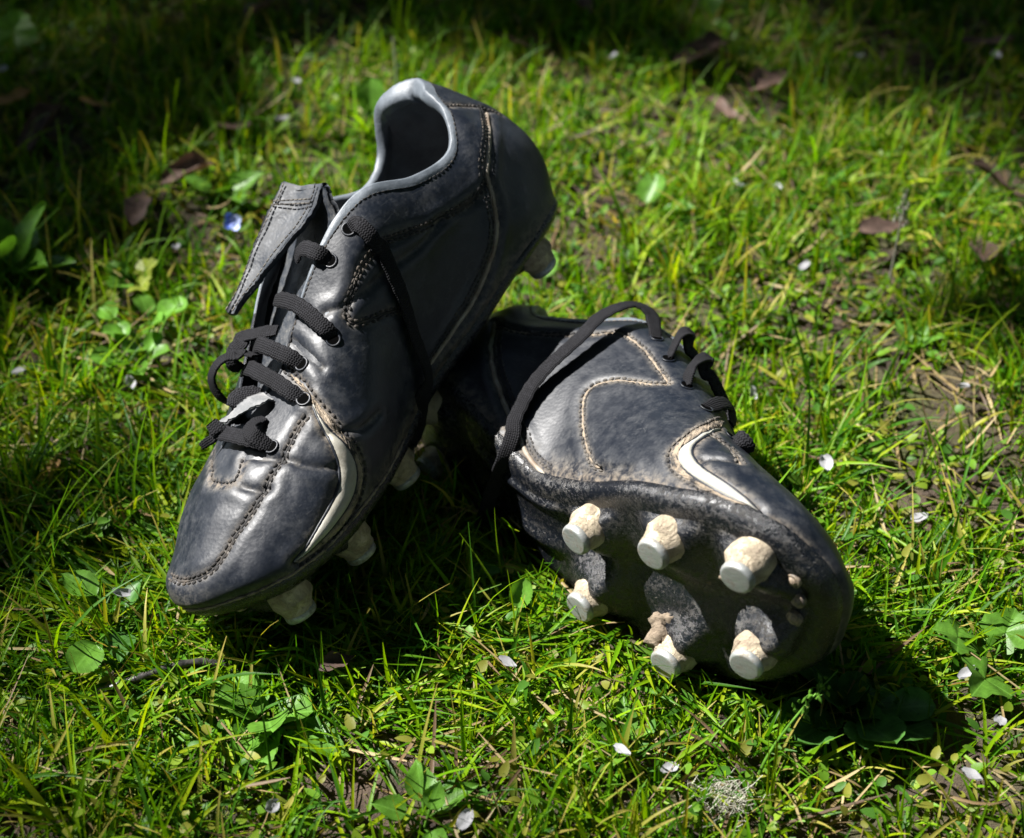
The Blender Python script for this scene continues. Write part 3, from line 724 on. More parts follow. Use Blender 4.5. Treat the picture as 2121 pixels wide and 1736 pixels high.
def finish_boot(b, M, other):
    b.build_lining(M)
    L = dict(other); L.update(b.lines)
    b.band('stripe', L['strip_front'], L['strip_rear'], M['white'], 0.5, nu=80, nv=8, dome=0.5)
    b.band('mud_seam', L['strip_rear'], L['strip_seam'], M['seam_mud'], 0.35, nu=110, nv=8, dome=0.45, jit=0.22)
    b.cord('stripe_edge', L['strip_rear'], 0.9, M['leather'], lift=0.1)
    b.cord('stripe_edge', L['strip_front'], 0.75, M['leather'], lift=0.1, off=0.0)
    b.cord('piping', L['piping'], 1.15, M['piping'], lift=0.25)
    ft = b.last.loft(np.concatenate([np.arange(22.0, 30, 0.5), np.arange(0.0, 4.1, 0.5)]), [0.02])[:, 0]
    if not b.mir: b.cord('welt_dirt', ft, 0.7, M['seam_mud'], lift=0.3, jit=0.4)
    # the other, hidden side carries the same stripe and piping
    b.band('stripe', mirror_line(L['strip_front']), mirror_line(L['strip_rear']), M['white'], 0.5, nu=60, nv=7, dome=0.4)
    b.cord('piping', mirror_line(L['piping']), 1.15, M['piping'], lift=0.25)
    rows = []
    for nm in ('toe', 'collar', 'quarter', 'strip_seam'):
        if nm in L:
            for o in (-1.35, 1.35): rows.append((L[nm], o, 3.0, 0.62))
    rows += [(L['strip_front'], 1.6, 2.8, 0.5), (L['piping'], -3.2, 2.4, 0.42), (L['piping'], -5.0, 2.4, 0.42)]
    if 'heel_tab' in L: rows.append((L['heel_tab'], 0.8, 2.4, 0.5))
    if 'patch' in b.lines: rows.append((L['patch'], 1.2, 2.6, 0.55))
    rim = b.rim[20:-20:6]
    rows.append((rim, 0.0, 2.5, 0.34))
    b.stitches('stitching', rows, M['thread'] if b.mir else M['thread_dark'])
    for nm in ('quarter', 'collar', 'toe'):
        b.cord('seam', L[nm], 0.62, M['seam_mud'] if b.mir else M['thread_dark'], lift=-0.1, jit=0.5)
    # tongue: body under the laces, folded over at the top
    body = [((196,-8,46),(196,8,46)),((186,-20,48),(186,12,47)),((172,-25,53),(172,11,51)),((154,-29,64),(154,12,60)),((134,-32,77),(133,12,72)),((116,-32,87),(114,11,82)),((104,-28,98),(103,10,91))]
    if not b.mir:
        Ls, Rs = resample(TONGUE_L, 1.0), resample(TONGUE_R, 1.0)
        fold = [((99.5,-24,108),(98.5,7,101)), ((99.3,-21,114.2),(95.5,5.0,107.0))]
        t = np.linspace(0.03, 1, 9)
        flap = [(Ls[int(k * (len(Ls) - 1))], Rs[int(k * (len(Rs) - 1))]) for k in t]
        b.sheet('tongue', body + fold + flap, 2.6, M['tongue'], nu=120, nv=20, bulge=1.6, jit=0.6)
        # thread along the flap's frayed edge and across below the fold
        V, F = [], []
        Lr, Rr = np.array([Ls[int(k * (len(Ls) - 1))] for k in np.linspace(0, 1, 60)]), np.array([Rs[int(k * (len(Rs) - 1))] for k in np.linspace(0, 1, 60)])
        up = np.cross(Rr[-1] - Rr[0], Lr[20] - Rr[20]); up /= np.linalg.norm(up)
        if up[2] < 0: up = -up
        runs = [Rr * 0.88 + Lr * 0.12, Lr * 0.9 + Rr * 0.1, np.array([Lr[9] * (1 - t) + Rr[6] * t for t in np.linspace(.04, .9, 12)]), np.array([Lr[11] * (1 - t) + Rr[8] * t for t in np.linspace(.04, .9, 12)])]
        for run in runs:
            P = resample(run, 2.6)
            for p, q in zip(P[:-1], P[1:]):
                p = p + up * 2.1; q = q + up * 2.1
                t = q - p; sd = np.cross(up, t); sd /= np.linalg.norm(sd); m = p + t * 0.75; o = len(V)
                for c in (p, m):
                    V += [c + sd * .4, c + up * .45, c - sd * .4, c - up * .4]
                F += [(o+k, o+(k+1) % 4, o+4+(k+1) % 4, o+4+k) for k in range(4)] + [(o+3, o+2, o+1, o), (o+4, o+5, o+6, o+7)]
        th = b.add('tongue_stitching', V, F, M['thread']); th['kind'] = 'stuff'
        # torn grey lining sticking out at the bottom of the lacing
        b.sheet('torn_lining', TORN, 0.9, M['torn'], nu=24, nv=8, jit=0.8)
    else:
        wl = [((x[0]+2, x[1], x[2] + 5), (y[0]+2, y[1], y[2] + 5)) if x[0] < 165 else (x, y) for x, y in body]
        b.sheet('tongue', wl, 2.6, M['tongue'], nu=70, nv=16)
    # rivets under the toe
    for x, y in ((254, 22), (256.5, 12.5), (255, 2.5)):
        q = b.last.warp(np.array([x, y, np.interp(x, FOOT_AX[:, 0], FOOT_AX[:, 2])]))
        p = b.plate_point(q[0], q[1])
        V = []
        for r, h in ((3.4, -1.5), (3.4, 0.5), (2.9, 1.0), (2.4, 0.7), (2.1, 1.2), (1.4, 1.8), (0.2, 2.0)):
            for k in range(16):
                a = 2 * math.pi * k / 16
                V.append(p + np.array([math.cos(a) * r, math.sin(a) * r, -h]))
        b.add('rivet', V, grid_faces(7, 16, closed_v=True, flip=True), M['rivet'], b.sole)
    # laces
    for nm, rows in b.laces.items():
        w = 7.2
        if nm.startswith('end'): w = 4.0
        o = b.ribbon('lace', rows, w, 1.0, M['lace'])
        if nm == 'dangle':
            e = np.array(rows[-1]); d = np.array(rows[-2])
            t = (e[:3] - d[:3]); t /= np.linalg.norm(t)
            tip = [tuple(d[:3] * 0.15 + e[:3] * 0.85) + tuple(e[3:]), tuple(e[:3] + t * 5) + tuple(e[3:]), tuple(e[:3] + t * 11) + tuple(e[3:])]
            b.ribbon('aglet', tip, 3.4, 2.8, M['aglet'], o, taper=False)
    for nm, rows in b.laces.items():
        for e in ((rows[0] if nm in ('dangle', 'loopK', 'loopL', 'bandM', 'bandN') else rows[-1]),):
            if nm in ('loopF', 'ringG', 'bandH', 'endK', 'bandJ'): continue
            q, n = b.snap(e[:3], 0.3)
            ey = tube_ring(b, 'eyelet', q, n, 2.9, 0.5, M['leather'], ov=1.0)
            e1 = np.cross(n, [0.3, 0.5, 0.8]); e1 /= np.linalg.norm(e1); e2 = np.cross(n, e1)
            V = [q + n * 0.12] + [q + n * 0.12 + (e1 * math.cos(k * 0.5236) + e2 * math.sin(k * 0.5236)) * 2.9 for k in range(12)]
            b.add('eyelet_hole_shade', V, [(0, 1 + k, 1 + (k + 1) % 12) for k in range(12)], M['hole_shade'], ey)  # flat black disc paints the dark of the opening
boot_a = Boot('football_boot', *POSE_A, False, ANCH_A, 'black leather boot propped toe-down with open grey collar and folded tongue', LINES_A, LACES_A)
boot_b = Boot('football_boot', *POSE_B, True, ANCH_B, 'black leather boot lying on its side with studded sole facing out', LINES_B, LACES_B)
for b_, oth in ((boot_a, LINES_B), (boot_b, LINES_A)):
    b_.build_shell(MATS); b_.build_studs(MATS); finish_boot(b_, MATS, {k: v for k, v in oth.items() if not k.startswith('crease') and k != 'patch'})
# dried mud caked on the sole
for x, y, z, r, sq in ((189.5,-31,-9,6.2,(.9,.9,1)),(187,-26,-7,4.2,(1,1,.7)),(191,-24,-5,3.2,(1.2,1,.5)),(231.5,-14,-9,3.6,(.6,1,1)),(212,6,-1.5,1.6,(1,1,.5)),(219,12,-2,1.2,(1,1,.6)),(100,-22,6,6,(1.6,.6,.5))):
    clump(boot_b, (x, y, z), r, MATS['mud'], sq, seed=x)
# ------------------------------------------------------------------ lawn
def mat_soil():
    t = NT('soil'); co = t.coord()
    a = t.noise(co, 9, 8, 0.7); b = t.noise(co, 60, 8, 0.75); c = t.noise(co, 330, 6, 0.7)
    col = t.mix(t.ramp(b, BW(0.35, 0.66)), (0.030, 0.020, 0.014), (0.105, 0.070, 0.045))
    col = t.mix(t.ramp(c, BW(0.58, 0.70)), col, (0.20, 0.145, 0.095))
    moss = t.math('MULTIPLY', t.ramp(a, BW(0.44, 0.58)), t.ramp(b, BW(0.40, 0.58)))
    col = t.mix(moss, col, (0.055, 0.075, 0.012))
    h = t.math('ADD', t.math('MULTIPLY', b, 1.0), t.math('MULTIPLY', c, 0.5))
    return t.set(Base_Color=col, Roughness=0.9, Normal=t.bump(h, 1.0, 0.006))

def mat_leaf(name, col=None, attr=None, trans=0.45, rough=0.42, tcol=(1.25, 1.25, 0.45), vein=True, var=0.25):
    t = NT(name); co = t.coord()
    if attr:
        a = t.n('Attribute', attribute_name=attr); c = a.outputs['Color']
    else:
        n = t.noise(co, 190, 5, 0.6)
        oi = t.n('ObjectInfo').outputs['Random']
        c = t.mix(t.ramp(n, BW(0.35, 0.65)), tuple(x * (1 - var) for x in col), tuple(min(1, x * (1 + var)) for x in col))
        hs = t.n('HueSaturation'); hs.inputs['Saturation'].default_value = 1.0
        t.l(t.math('ADD', t.math('MULTIPLY', oi, 0.5), 0.75), hs.inputs['Value']); t.l(c, hs.inputs['Color']); c = hs.outputs[0]
    if vein and not attr:
        st_ = t.n('Attribute', attribute_name='leaf_uv').outputs['Vector']
        sp = t.n('SeparateXYZ'); t.l(st_, sp.inputs[0])
        q = t.math('ABSOLUTE', sp.outputs[1])
        mid = t.ramp(q, [(0.03, (1, 1, 1)), (0.10, (0, 0, 0))])
        lat = t.math('ABSOLUTE', t.math('SINE', t.math('MULTIPLY', t.math('SUBTRACT', sp.outputs[0], t.math('MULTIPLY', q, 0.22)), 19.0)))
        vm = t.math('MAXIMUM', mid, t.math('MULTIPLY', t.ramp(lat, [(0.05, (1, 1, 1)), (0.20, (0, 0, 0))]), 0.6))
        vm = t.math('MULTIPLY', vm, sp.outputs[2])
        c = t.mix(t.math('MULTIPLY', vm, 0.30), c, tuple(min(1.0, x * 2.0 + 0.03) for x in col))
        spots = t.ramp(t.noise(co, 420, 4, 0.7), BW(0.66, 0.72))
        c = t.mix(t.math('MULTIPLY', spots, 0.5), c, (0.16, 0.11, 0.05))
    tr = t.n('BsdfTranslucent')
    m = t.n('Mix'); m.data_type = 'RGBA'; m.blend_type = 'MULTIPLY'; m.inputs[0].default_value = 1.0
    t.l(c, m.inputs[6]); m.inputs[7].default_value = (*tcol, 1); t.l(m.outputs[2], tr.inputs['Color'])
    nb = t.bump(t.noise(co, 700, 3, 0.6), 0.25, 0.0004)
    t.set(Base_Color=c, Roughness=rough, Normal=nb, Specular_IOR_Level=0.22)
    mx = t.n('MixShader'); mx.inputs[0].default_value = trans
    t.l(t.b.outputs[0], mx.inputs[1]); t.l(tr.outputs[0], mx.inputs[2]); t.l(mx.outputs[0], t.out.inputs['Surface'])
    return t.m

M_SOIL = mat_soil()
M_GRASS = mat_leaf('grass_blades', attr='tint', trans=0.45, rough=0.46, tcol=(1.3, 1.25, 0.3))
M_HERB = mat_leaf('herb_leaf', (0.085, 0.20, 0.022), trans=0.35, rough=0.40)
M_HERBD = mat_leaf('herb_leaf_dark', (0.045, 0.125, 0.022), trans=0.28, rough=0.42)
M_HERBY = mat_leaf('herb_leaf_yellow', (0.22, 0.27, 0.03), trans=0.4, rough=0.45)
M_PETAL = mat_leaf('white_petal', (0.36, 0.36, 0.38), trans=0.35, rough=0.5, tcol=(1, 1, 1), var=0.08)
M_DEAD = mat_leaf('dead_leaf', (0.085, 0.056, 0.044), trans=0.12, rough=0.62, tcol=(1.2, 0.8, 0.5), var=0.4)
M_TAN = mat_leaf('tan_dead_leaf', (0.42, 0.24, 0.09), trans=0.25, rough=0.6, tcol=(1.2, 0.8, 0.5), var=0.35)

nrs = np.random.RandomState(11)

def soil_z(x, y):
    return 0.004 * np.sin(x * 31 + 1) * np.cos(y * 27) + 0.003 * np.sin(x * 83 + y * 61) + 0.002 * np.cos(x * 140 - y * 170)

# one sheet: fine in the middle, stretching to the horizon
g = np.linspace(-1, 1, 261)
gx = 1.15 * g + 160 * np.abs(g) ** 14 * np.sign(g)
gy = 0.25 + gx
XX, YY = np.meshgrid(gx, gy, indexing='ij')
near = np.exp(-((XX / 1.6) ** 2 + ((YY - 0.2) / 1.6) ** 2) ** 2)
ZZ = soil_z(XX, YY) * near + nrs.uniform(-1, 1, XX.shape) * 0.0016 * near
ground = mesh_obj('ground', np.stack([XX, YY, ZZ], -1).reshape(-1, 3), grid_faces(261, 261, flip=False), M_SOIL)
ground['kind'] = 'structure'

# ---- boots as obstacles for the plants
def world_bvh(objs):
    V, F = [], []
    for o in objs:
        mw = o.matrix_world; n0 = len(V)
        V += [mw @ v.co for v in o.data.vertices]
        F += [tuple(n0 + k for k in p.vertices) for p in o.data.polygons]
    return BVHTree.FromPolygons(V, F)
bpy.context.view_layer.update()
OBST = world_bvh([boot_a.upper, boot_a.sole, boot_b.upper, boot_b.sole])

def hits_boot(pts):
    for a, b in zip(pts[:-1], pts[1:]):
        d = Vector(b) - Vector(a); l = d.length
        if l < 1e-6: continue
        if OBST.ray_cast(Vector(a), d / l, l * 1.05)[0] is not None: return True
        if OBST.find_nearest(Vector(b), 0.0018)[0] is not None: return True
    return False

def in_view_band(x, y, m=0.06):
    w = 0.25 + 0.215 * (y + 0.26)
    return (np.abs(x) < w + m) & (y > -0.30 - m) & (y < 0.46 + m)

def patchy(x, y, s, o):
    return np.array([noise.noise((a * s + o, b * s, o * 1.7)) for a, b in zip(x, y)])

def ribbons_mesh(name, base, az, th0, bend, length, width, tint_a, tint_b, mat, seg=5, fold=0.18, check=True, power=1.6, roll=None):
    """blades of grass, each a folded tapering strip that arches over"""
    n = len(base)
    s = np.linspace(0, 1, seg + 1)
    th = th0[:, None] + bend[:, None] * s[None, :]
    dl = length[:, None] / seg
    hx = np.concatenate([np.zeros((n, 1)), np.cumsum(np.sin((th[:, 1:] + th[:, :-1]) / 2) * dl, 1)], 1)
    hz = np.concatenate([np.zeros((n, 1)), np.cumsum(np.cos((th[:, 1:] + th[:, :-1]) / 2) * dl, 1)], 1)
    ca, sa = np.cos(az)[:, None], np.sin(az)[:, None]
    P = np.stack([base[:, 0:1] + hx * ca, base[:, 1:2] + hx * sa, base[:, 2:3] + hz], -1)      # n,seg+1,3
    P[..., 2] = np.maximum(P[..., 2], soil_z(P[..., 0], P[..., 1]) - 0.003 + 0.004 * s[None])
    if check:
        keep = np.ones(n, bool)
        lo, hi = P.min(1), P.max(1)
        cand = np.where((hi[:, 0] > -0.21) & (lo[:, 0] < 0.21) & (hi[:, 1] > -0.21) & (lo[:, 1] < 0.21))[0]
        for i in cand:
            if hits_boot(P[i]): keep[i] = False
        P, az, th, width, tint_a, tint_b = P[keep], az[keep], th[keep], width[keep], tint_a[keep], tint_b[keep]
        if roll is not None: roll = roll[keep]
        n = len(P); ca, sa = np.cos(az)[:, None], np.sin(az)[:, None]
    side = np.stack([-sa, ca, np.zeros_like(sa)], -1)                                           # n,1,3
    up = np.stack([-np.cos(th) * ca, -np.cos(th) * sa, np.sin(th)], -1)                          # n,seg+1,3
    if roll is not None:
        tw = (roll[:, None] * (0.4 + 0.6 * s[None]))[..., None]
        side, up = side * np.cos(tw) + up * np.sin(tw), up * np.cos(tw) - side * np.sin(tw)
    w = width[:, None] * (0.62 + 0.38 * np.minimum(1, s * 4)) * (1 - s ** power) ** 0.8 / 2
    w = np.maximum(w, 0.00012)
    W = w[..., None]
    Vl = P + side * W + up * W * fold * 2; Vm = P + 0 * W; Vr = P - side * W + up * W * fold * 2
    V = np.stack([Vl, Vm, Vr], 2).reshape(-1, 3)
    k = seg + 1
    f0 = []
    for j in range(seg):
        for c in range(2):
            a = j * 3 + c
            f0.append((a, a + 3, a + 4, a + 1))
    F = (np.array(f0)[None] + (np.arange(n) * k * 3)[:, None, None]).reshape(-1, 4)
    me = bpy.data.meshes.new(name)
    me.vertices.add(len(V)); me.vertices.foreach_set('co', V.ravel())
    me.loops.add(F.size); me.loops.foreach_set('vertex_index', F.ravel().astype(np.int32))
    me.polygons.add(len(F)); me.polygons.foreach_set('loop_start', np.arange(0, F.size, 4, dtype=np.int32))
    me.polygons.foreach_set('use_smooth', np.ones(len(F), bool))
    me.update(calc_edges=True)
    colr = tint_a[:, None, :] * (1 - s[None, :, None] ** 0.7) + tint_b[:, None, :] * s[None, :, None] ** 0.7
    colr = np.repeat(colr[:, :, None, :], 3, 2).reshape(-1, 3)
    at_ = me.attributes.new('tint', 'FLOAT_COLOR', 'POINT')
    at_.data.foreach_set('color', np.concatenate([colr, np.ones((len(colr), 1))], 1).ravel().astype(np.float32))
    me.materials.append(mat)
    o = link(bpy.data.objects.new(name, me)); o['kind'] = 'stuff'
    return o

def scatter(n, x0, x1, y0, y1):
    return nrs.uniform(x0, x1, n), nrs.uniform(y0, y1, n)

# ---- grass: tufts of blades, thin where the soil shows
BARE = [(0.205, 0.035, 0.05), (0.20, 0.10, 0.045), (-0.16, 0.04, 0.03), (0.20, -0.20, 0.035), (0.14, 0.29, 0.04), (-0.20, 0.17, 0.04), (0.10, 0.28, 0.035), (0.17, -0.06, 0.03), (0.22, 0.14, 0.04), (0.03, 0.36, 0.05), (0.27, 0.36, 0.09), (-0.28, 0.27, 0.05)]
def bare_factor(x, y):
    f = np.ones_like(x)
    for bx, by, r in BARE: f *= 1 - 0.82 * np.exp(-((x - bx) ** 2 + (y - by) ** 2) / (r * 0.75) ** 2)
    return f

tx, ty = scatter(12000, -1.0, 1.0, -0.62, 1.35)
cx_, cy_ = scatter(26000, -0.50, 0.50, -0.38, 0.58)
tx = np.concatenate([tx, cx_]); ty = np.concatenate([ty, cy_])
pn = patchy(tx, ty, 11, 3.0)
keep = nrs.rand(len(tx)) < np.clip((0.76 + 0.9 * pn) * bare_factor(tx, ty), 0.03, 1)
tx, ty = tx[keep], ty[keep]
nb_ = nrs.randint(2, 8, len(tx))
ti = np.repeat(np.arange(len(tx)), nb_)
N_ = len(ti)
taz = nrs.uniform(0, 2 * np.pi, len(tx)); tlean = nrs.uniform(0.0, 0.5, len(tx)); tlen = nrs.lognormal(math.log(0.0205), 0.38, len(tx)); thue = nrs.rand(len(tx))
bx = tx[ti] + nrs.normal(0, 0.0028, N_); by = ty[ti] + nrs.normal(0, 0.0028, N_)
fan = nrs.uniform(0, 2 * np.pi, N_)
az = np.arctan2(np.sin(taz[ti]) * tlean[ti] + np.sin(fan) * 0.7, np.cos(taz[ti]) * tlean[ti] + np.cos(fan) * 0.7)
th0 = np.clip(nrs.normal(0.42, 0.28, N_), 0.02, 1.25)
bend = np.clip(nrs.normal(0.65, 0.5, N_), -0.2, 2.0)
length = np.clip(tlen[ti] * nrs.uniform(0.55, 1.35, N_), 0.008, 0.062)
# trodden short right in front of the sole
front = np.exp(-(np.maximum(0, np.abs(bx - 0.055) - 0.07) / 0.02) ** 2 - ((by + 0.185) / 0.032) ** 2)
length *= 1 - 0.45 * front
width = nrs.uniform(0.0010, 0.0026, N_) * np.where(nrs.rand(N_) < 0.12, 1.5, 1.0)
pal = np.array([(0.076, 0.205, 0.003), (0.150, 0.275, 0.003), (0.038, 0.125, 0.004), (0.108, 0.245, 0.003), (0.235, 0.315, 0.005)])
pick = (thue[ti] * 3.2 + nrs.uniform(0, 1.8, N_)).astype(int) % 5
ca_ = pal[pick] * nrs.uniform(0.75, 1.2, (N_, 1))
cb_ = ca_ * nrs.uniform(0.85, 1.15, (N_, 1))
yel = nrs.rand(N_) < 0.14
cb_[yel] = np.array([0.36, 0.29, 0.07]) * nrs.uniform(0.7, 1.2, (yel.sum(), 1))
base = np.stack([bx, by, soil_z(bx, by) - 0.002], 1)
grass = ribbons_mesh('grass', base, az, th0, bend, length, width, ca_, cb_, M_GRASS, roll=nrs.normal(0, 0.5, N_))
tag(grass, 'short patchy green lawn grass growing all round the boots', 'grass')

# ---- blades pressed flat round the boots
n = 5200
k = nrs.randint(0, 3, n)
cxs = np.array([-0.13, 0.05, -0.06])[k]; cys = np.array([-0.13, -0.135, -0.02])[k]
x = cxs + nrs.normal(0, 1, n) * np.array([0.055, 0.075, 0.06])[k]; y = cys + nrs.normal(0, 1, n) * np.array([0.045, 0.040, 0.05])[k]
pc = pal[nrs.randint(0, 5, n)] * nrs.uniform(0.6, 1.1, (n, 1))
pressed = ribbons_mesh('pressed_grass', np.stack([x, y, soil_z(x, y) + nrs.uniform(0, 0.006, n)], 1), np.arctan2(y - cys, x - cxs) + nrs.normal(0, 0.7, n), nrs.uniform(1.0, 1.6, n), nrs.normal(0.1, 0.4, n),
                       nrs.uniform(0.014, 0.040, n), nrs.uniform(0.0012, 0.0026, n), pc, pc, M_GRASS, roll=nrs.normal(0, 0.6, n))
tag(pressed, 'grass blades pressed flat under and around the boots', 'grass')

# ---- dead straw lying between the blades
n = 11500
x, y = scatter(n, -0.75, 0.75, -0.5, 0.95)
base = np.stack([x, y, soil_z(x, y) + nrs.uniform(0.0005, 0.009, n)], 1)
col = np.array([(0.34, 0.25, 0.12), (0.22, 0.15, 0.08), (0.42, 0.33, 0.17), (0.14, 0.09, 0.055)])[nrs.randint(0, 4, n)] * nrs.uniform(0.7, 1.2, (n, 1))
straw = ribbons_mesh('dead_straw', base, nrs.uniform(0, 6.28, n), nrs.uniform(1.25, 1.65, n), nrs.normal(0, 0.5, n), nrs.uniform(0.010, 0.045, n), nrs.uniform(0.0006, 0.0018, n), col, col * 0.9, M_GRASS, seg=4, power=5, roll=nrs.normal(0, 0.8, n))
tag(straw, 'thin tan dead straw lying flat between the grass blades', 'straw')

# ---- ground cover: tiny rounded leaves of creeping weeds, and moss tips
n = 30000
x, y = scatter(n, -0.62, 0.62, -0.45, 0.80)
pn = patchy(x, y, 16, 9.0)
k = nrs.rand(n) < np.clip(0.55 + 1.2 * pn, 0.05, 1)
x, y = x[k], y[k]; n = len(x)
base = np.stack([x, y, soil_z(x, y) + nrs.uniform(0.001, 0.013, n)], 1)
col = np.array([(0.105, 0.22, 0.016), (0.06, 0.16, 0.02), (0.17, 0.26, 0.02), (0.20, 0.21, 0.03)])[nrs.randint(0, 4, n)] * nrs.uniform(0.7, 1.2, (n, 1))
cover = ribbons_mesh('ground_cover', base, nrs.uniform(0, 6.28, n), nrs.uniform(0.8, 1.6, n), nrs.normal(0.1, 0.5, n), nrs.uniform(0.0035, 0.0080, n), nrs.uniform(0.0022, 0.0050, n), col, col, M_GRASS, seg=4, power=3.2, fold=0.1, roll=nrs.normal(0, 0.35, n))
tag(cover, 'low mat of tiny rounded weed leaves under the grass', 'ground cover')
n = 42000
x, y = scatter(n, -0.5, 0.5, -0.40, 0.62)
pn = patchy(x, y, 13, 21.0)
k = nrs.rand(n) < np.clip(-0.1 + 2.2 * pn, 0.0, 1)
x, y = x[k], y[k]; n = len(x)
base = np.stack([x, y, soil_z(x, y) - 0.001], 1)
col = np.array([(0.15, 0.19, 0.012), (0.21, 0.23, 0.02), (0.09, 0.13, 0.012)])[nrs.randint(0, 3, n)] * nrs.uniform(0.7, 1.2, (n, 1))
moss = ribbons_mesh('moss', base, nrs.uniform(0, 6.28, n), nrs.uniform(0.0, 1.0, n), nrs.normal(0.3, 0.5, n), nrs.uniform(0.003, 0.008, n), nrs.uniform(0.0006, 0.0012, n), col, col, M_GRASS, seg=2, check=False)
tag(moss, 'yellow-green moss patches on the soil', 'moss')

# ---- crumbs of soil
def crumbs():
    bm = bmesh.new(); bmesh.ops.create_icosphere(bm, subdivisions=1, radius=1.0)
    v0 = np.array([v.co for v in bm.verts]); f0 = np.array([[v.index for v in f.verts] for f in bm.faces]); bm.free()
    n = 4500
    x, y = scatter(n, -0.6, 0.6, -0.42, 0.75)
    r = nrs.lognormal(math.log(0.0016), 0.45, n)
    V = (v0[None] * nrs.uniform(0.6, 1.25, (n, len(v0), 1))) * r[:, None, None] + np.stack([x, y, soil_z(x, y) + r * 0.3], 1)[:, None]
    F = (f0[None] + (np.arange(n) * len(v0))[:, None, None]).reshape(-1, 3)
    o = mesh_obj('soil_crumbs', V.reshape(-1, 3), [tuple(map(int, q)) for q in F], M_SOIL, smooth=False)
    o['kind'] = 'stuff'
    tag(o, 'loose brown crumbs of earth between the grass', 'soil')
crumbs()

# ------------------------------------------------------------------ broad-leaved plants, leaf by leaf
def leaf_mesh(kind, L, W, cup, droop, stalk, seed):
    """local: stalk from the origin along +x, blade after it; returns verts, faces"""
    r = random.Random(seed)
    V, F, U = [], [], []
    # stalk: thin three-sided rod
    ns = 6
    def path(t):                     # t in 0..1 over stalk, height rises then bends
        return np.array([stalk * t, 0, stalk * 0.55 * math.sin(t * 1.5)])
    for i in range(ns):
        c = path(i / (ns - 1))
        for k in range(3):
            a = 2.1 * k
            V.append(c + np.array([0, math.cos(a), math.sin(a)]) * 0.0007); U.append((0, 0, 0))
    F += grid_faces(ns, 3, closed_v=True)
    o = len(V); c0 = path(1.0)
    if kind == 'lobed':
        nr, na = 5, 41
        for i in range(nr):
            q = (i + 0.15) / (nr - 1 + 0.15)
            for j in range(na):
                a = -2.75 + 5.5 * j / (na - 1)
                rad = (0.62 + 0.30 * abs(math.cos(a * 2.05)) ** 0.8 + 0.05 * math.cos(a * 15)) * L * 0.62
                rad *= 1 if q < 0.5 else 1
                p = np.array([math.cos(a) * rad * q + L * 0.18, math.sin(a) * rad * q, 0])
                p[2] = -droop * (q ** 2) * L * (0.35 + 0.25 * math.cos(a * 3 + seed)) + 0.10 * L * q * abs(math.sin(a * 2.05 + 0.2)) + cup * abs(p[1]) * 0.4
                V.append(c0 + p); U.append((q, math.sin(a * 2.05), 1))
        F += [tuple(o + k for k in f) for f in grid_faces(nr, na)]
    else:
        nl, nw = 19, 9
        pw = {'ovate': (0.75, 1.15), 'round': (0.5, 0.5), 'spoon': (1.25, 0.55), 'pointed': (0.7, 1.5)}[kind]
        mx = (pw[0] / (pw[0] + pw[1])) ** pw[0] * (pw[1] / (pw[0] + pw[1])) ** pw[1]
        wav = r.uniform(0, 6)
        for i in range(nl):
            t = i / (nl - 1)
            w = W / 2 * max(0.02, (t ** pw[0]) * ((1 - t) ** pw[1]) / mx)
            for j in range(nw):
                q = -1 + 2 * j / (nw - 1)
                z = cup * (q * q) * w - droop * L * t * t + 0.035 * L * math.sin(t * 7 + wav + q * 2) * abs(q) + (0.02 * L if False else 0) - 0.05 * W * (1 - abs(q)) * 0.5
                tooth = 1 + (0.05 * math.sin(i * 2.9 + j) if abs(q) == 1 else 0)
                V.append(c0 + np.array([L * t, q * w * tooth, z])); U.append((t, q, 1))
        F += [tuple(o + k for k in f) for f in grid_faces(nl, nw)]
    return V, F, U

def plant(name, label, cat, loc, leaves, mat, seed, group=None):
    """leaves: list of (azimuth deg, pitch deg, kind, length, width, stalk)"""
    r = random.Random(seed)
    root = bpy.data.objects.new(name, None); COL.objects.link(root)
    root.empty_display_size = 0.01
    z = float(soil_z(np.array(loc[0]), np.array(loc[1])))
    root.location = (loc[0], loc[1], z)
    tag(root, label, cat, group)
    for i, (a, p, kind, L, W, st) in enumerate(leaves):
        V, F, U = leaf_mesh(kind, L, W, r.uniform(0.15, 0.55), r.uniform(0.02, 0.22), st, seed * 31 + i)
        R = (Matrix.Rotation(math.radians(a), 3, 'Z') @ Matrix.Rotation(-math.radians(p), 3, 'Y') @ Matrix.Rotation(r.uniform(-0.35, 0.35), 3, 'X'))
        Rn = np.array(R)
        V = np.array(V) @ Rn.T
        o = mesh_obj('leaf', V, F, mat if not isinstance(mat, list) else mat[i % len(mat)], root)
        o.data.attributes.new('leaf_uv', 'FLOAT_VECTOR', 'POINT').data.foreach_set('vector', np.array(U, np.float32).ravel())
    return root

def rosette(n, kind, L, W, st, p0, p1, seed, a0=0, a1=360):
    r = random.Random(seed)
    out = []
    for i in range(n):
        out.append((a0 + (a1 - a0) * (i + r.uniform(-0.3, 0.3)) / n, r.uniform(p0, p1), kind, L * r.uniform(0.7, 1.15), W * r.uniform(0.8, 1.15), st * r.uniform(0.6, 1.3)))
    return out

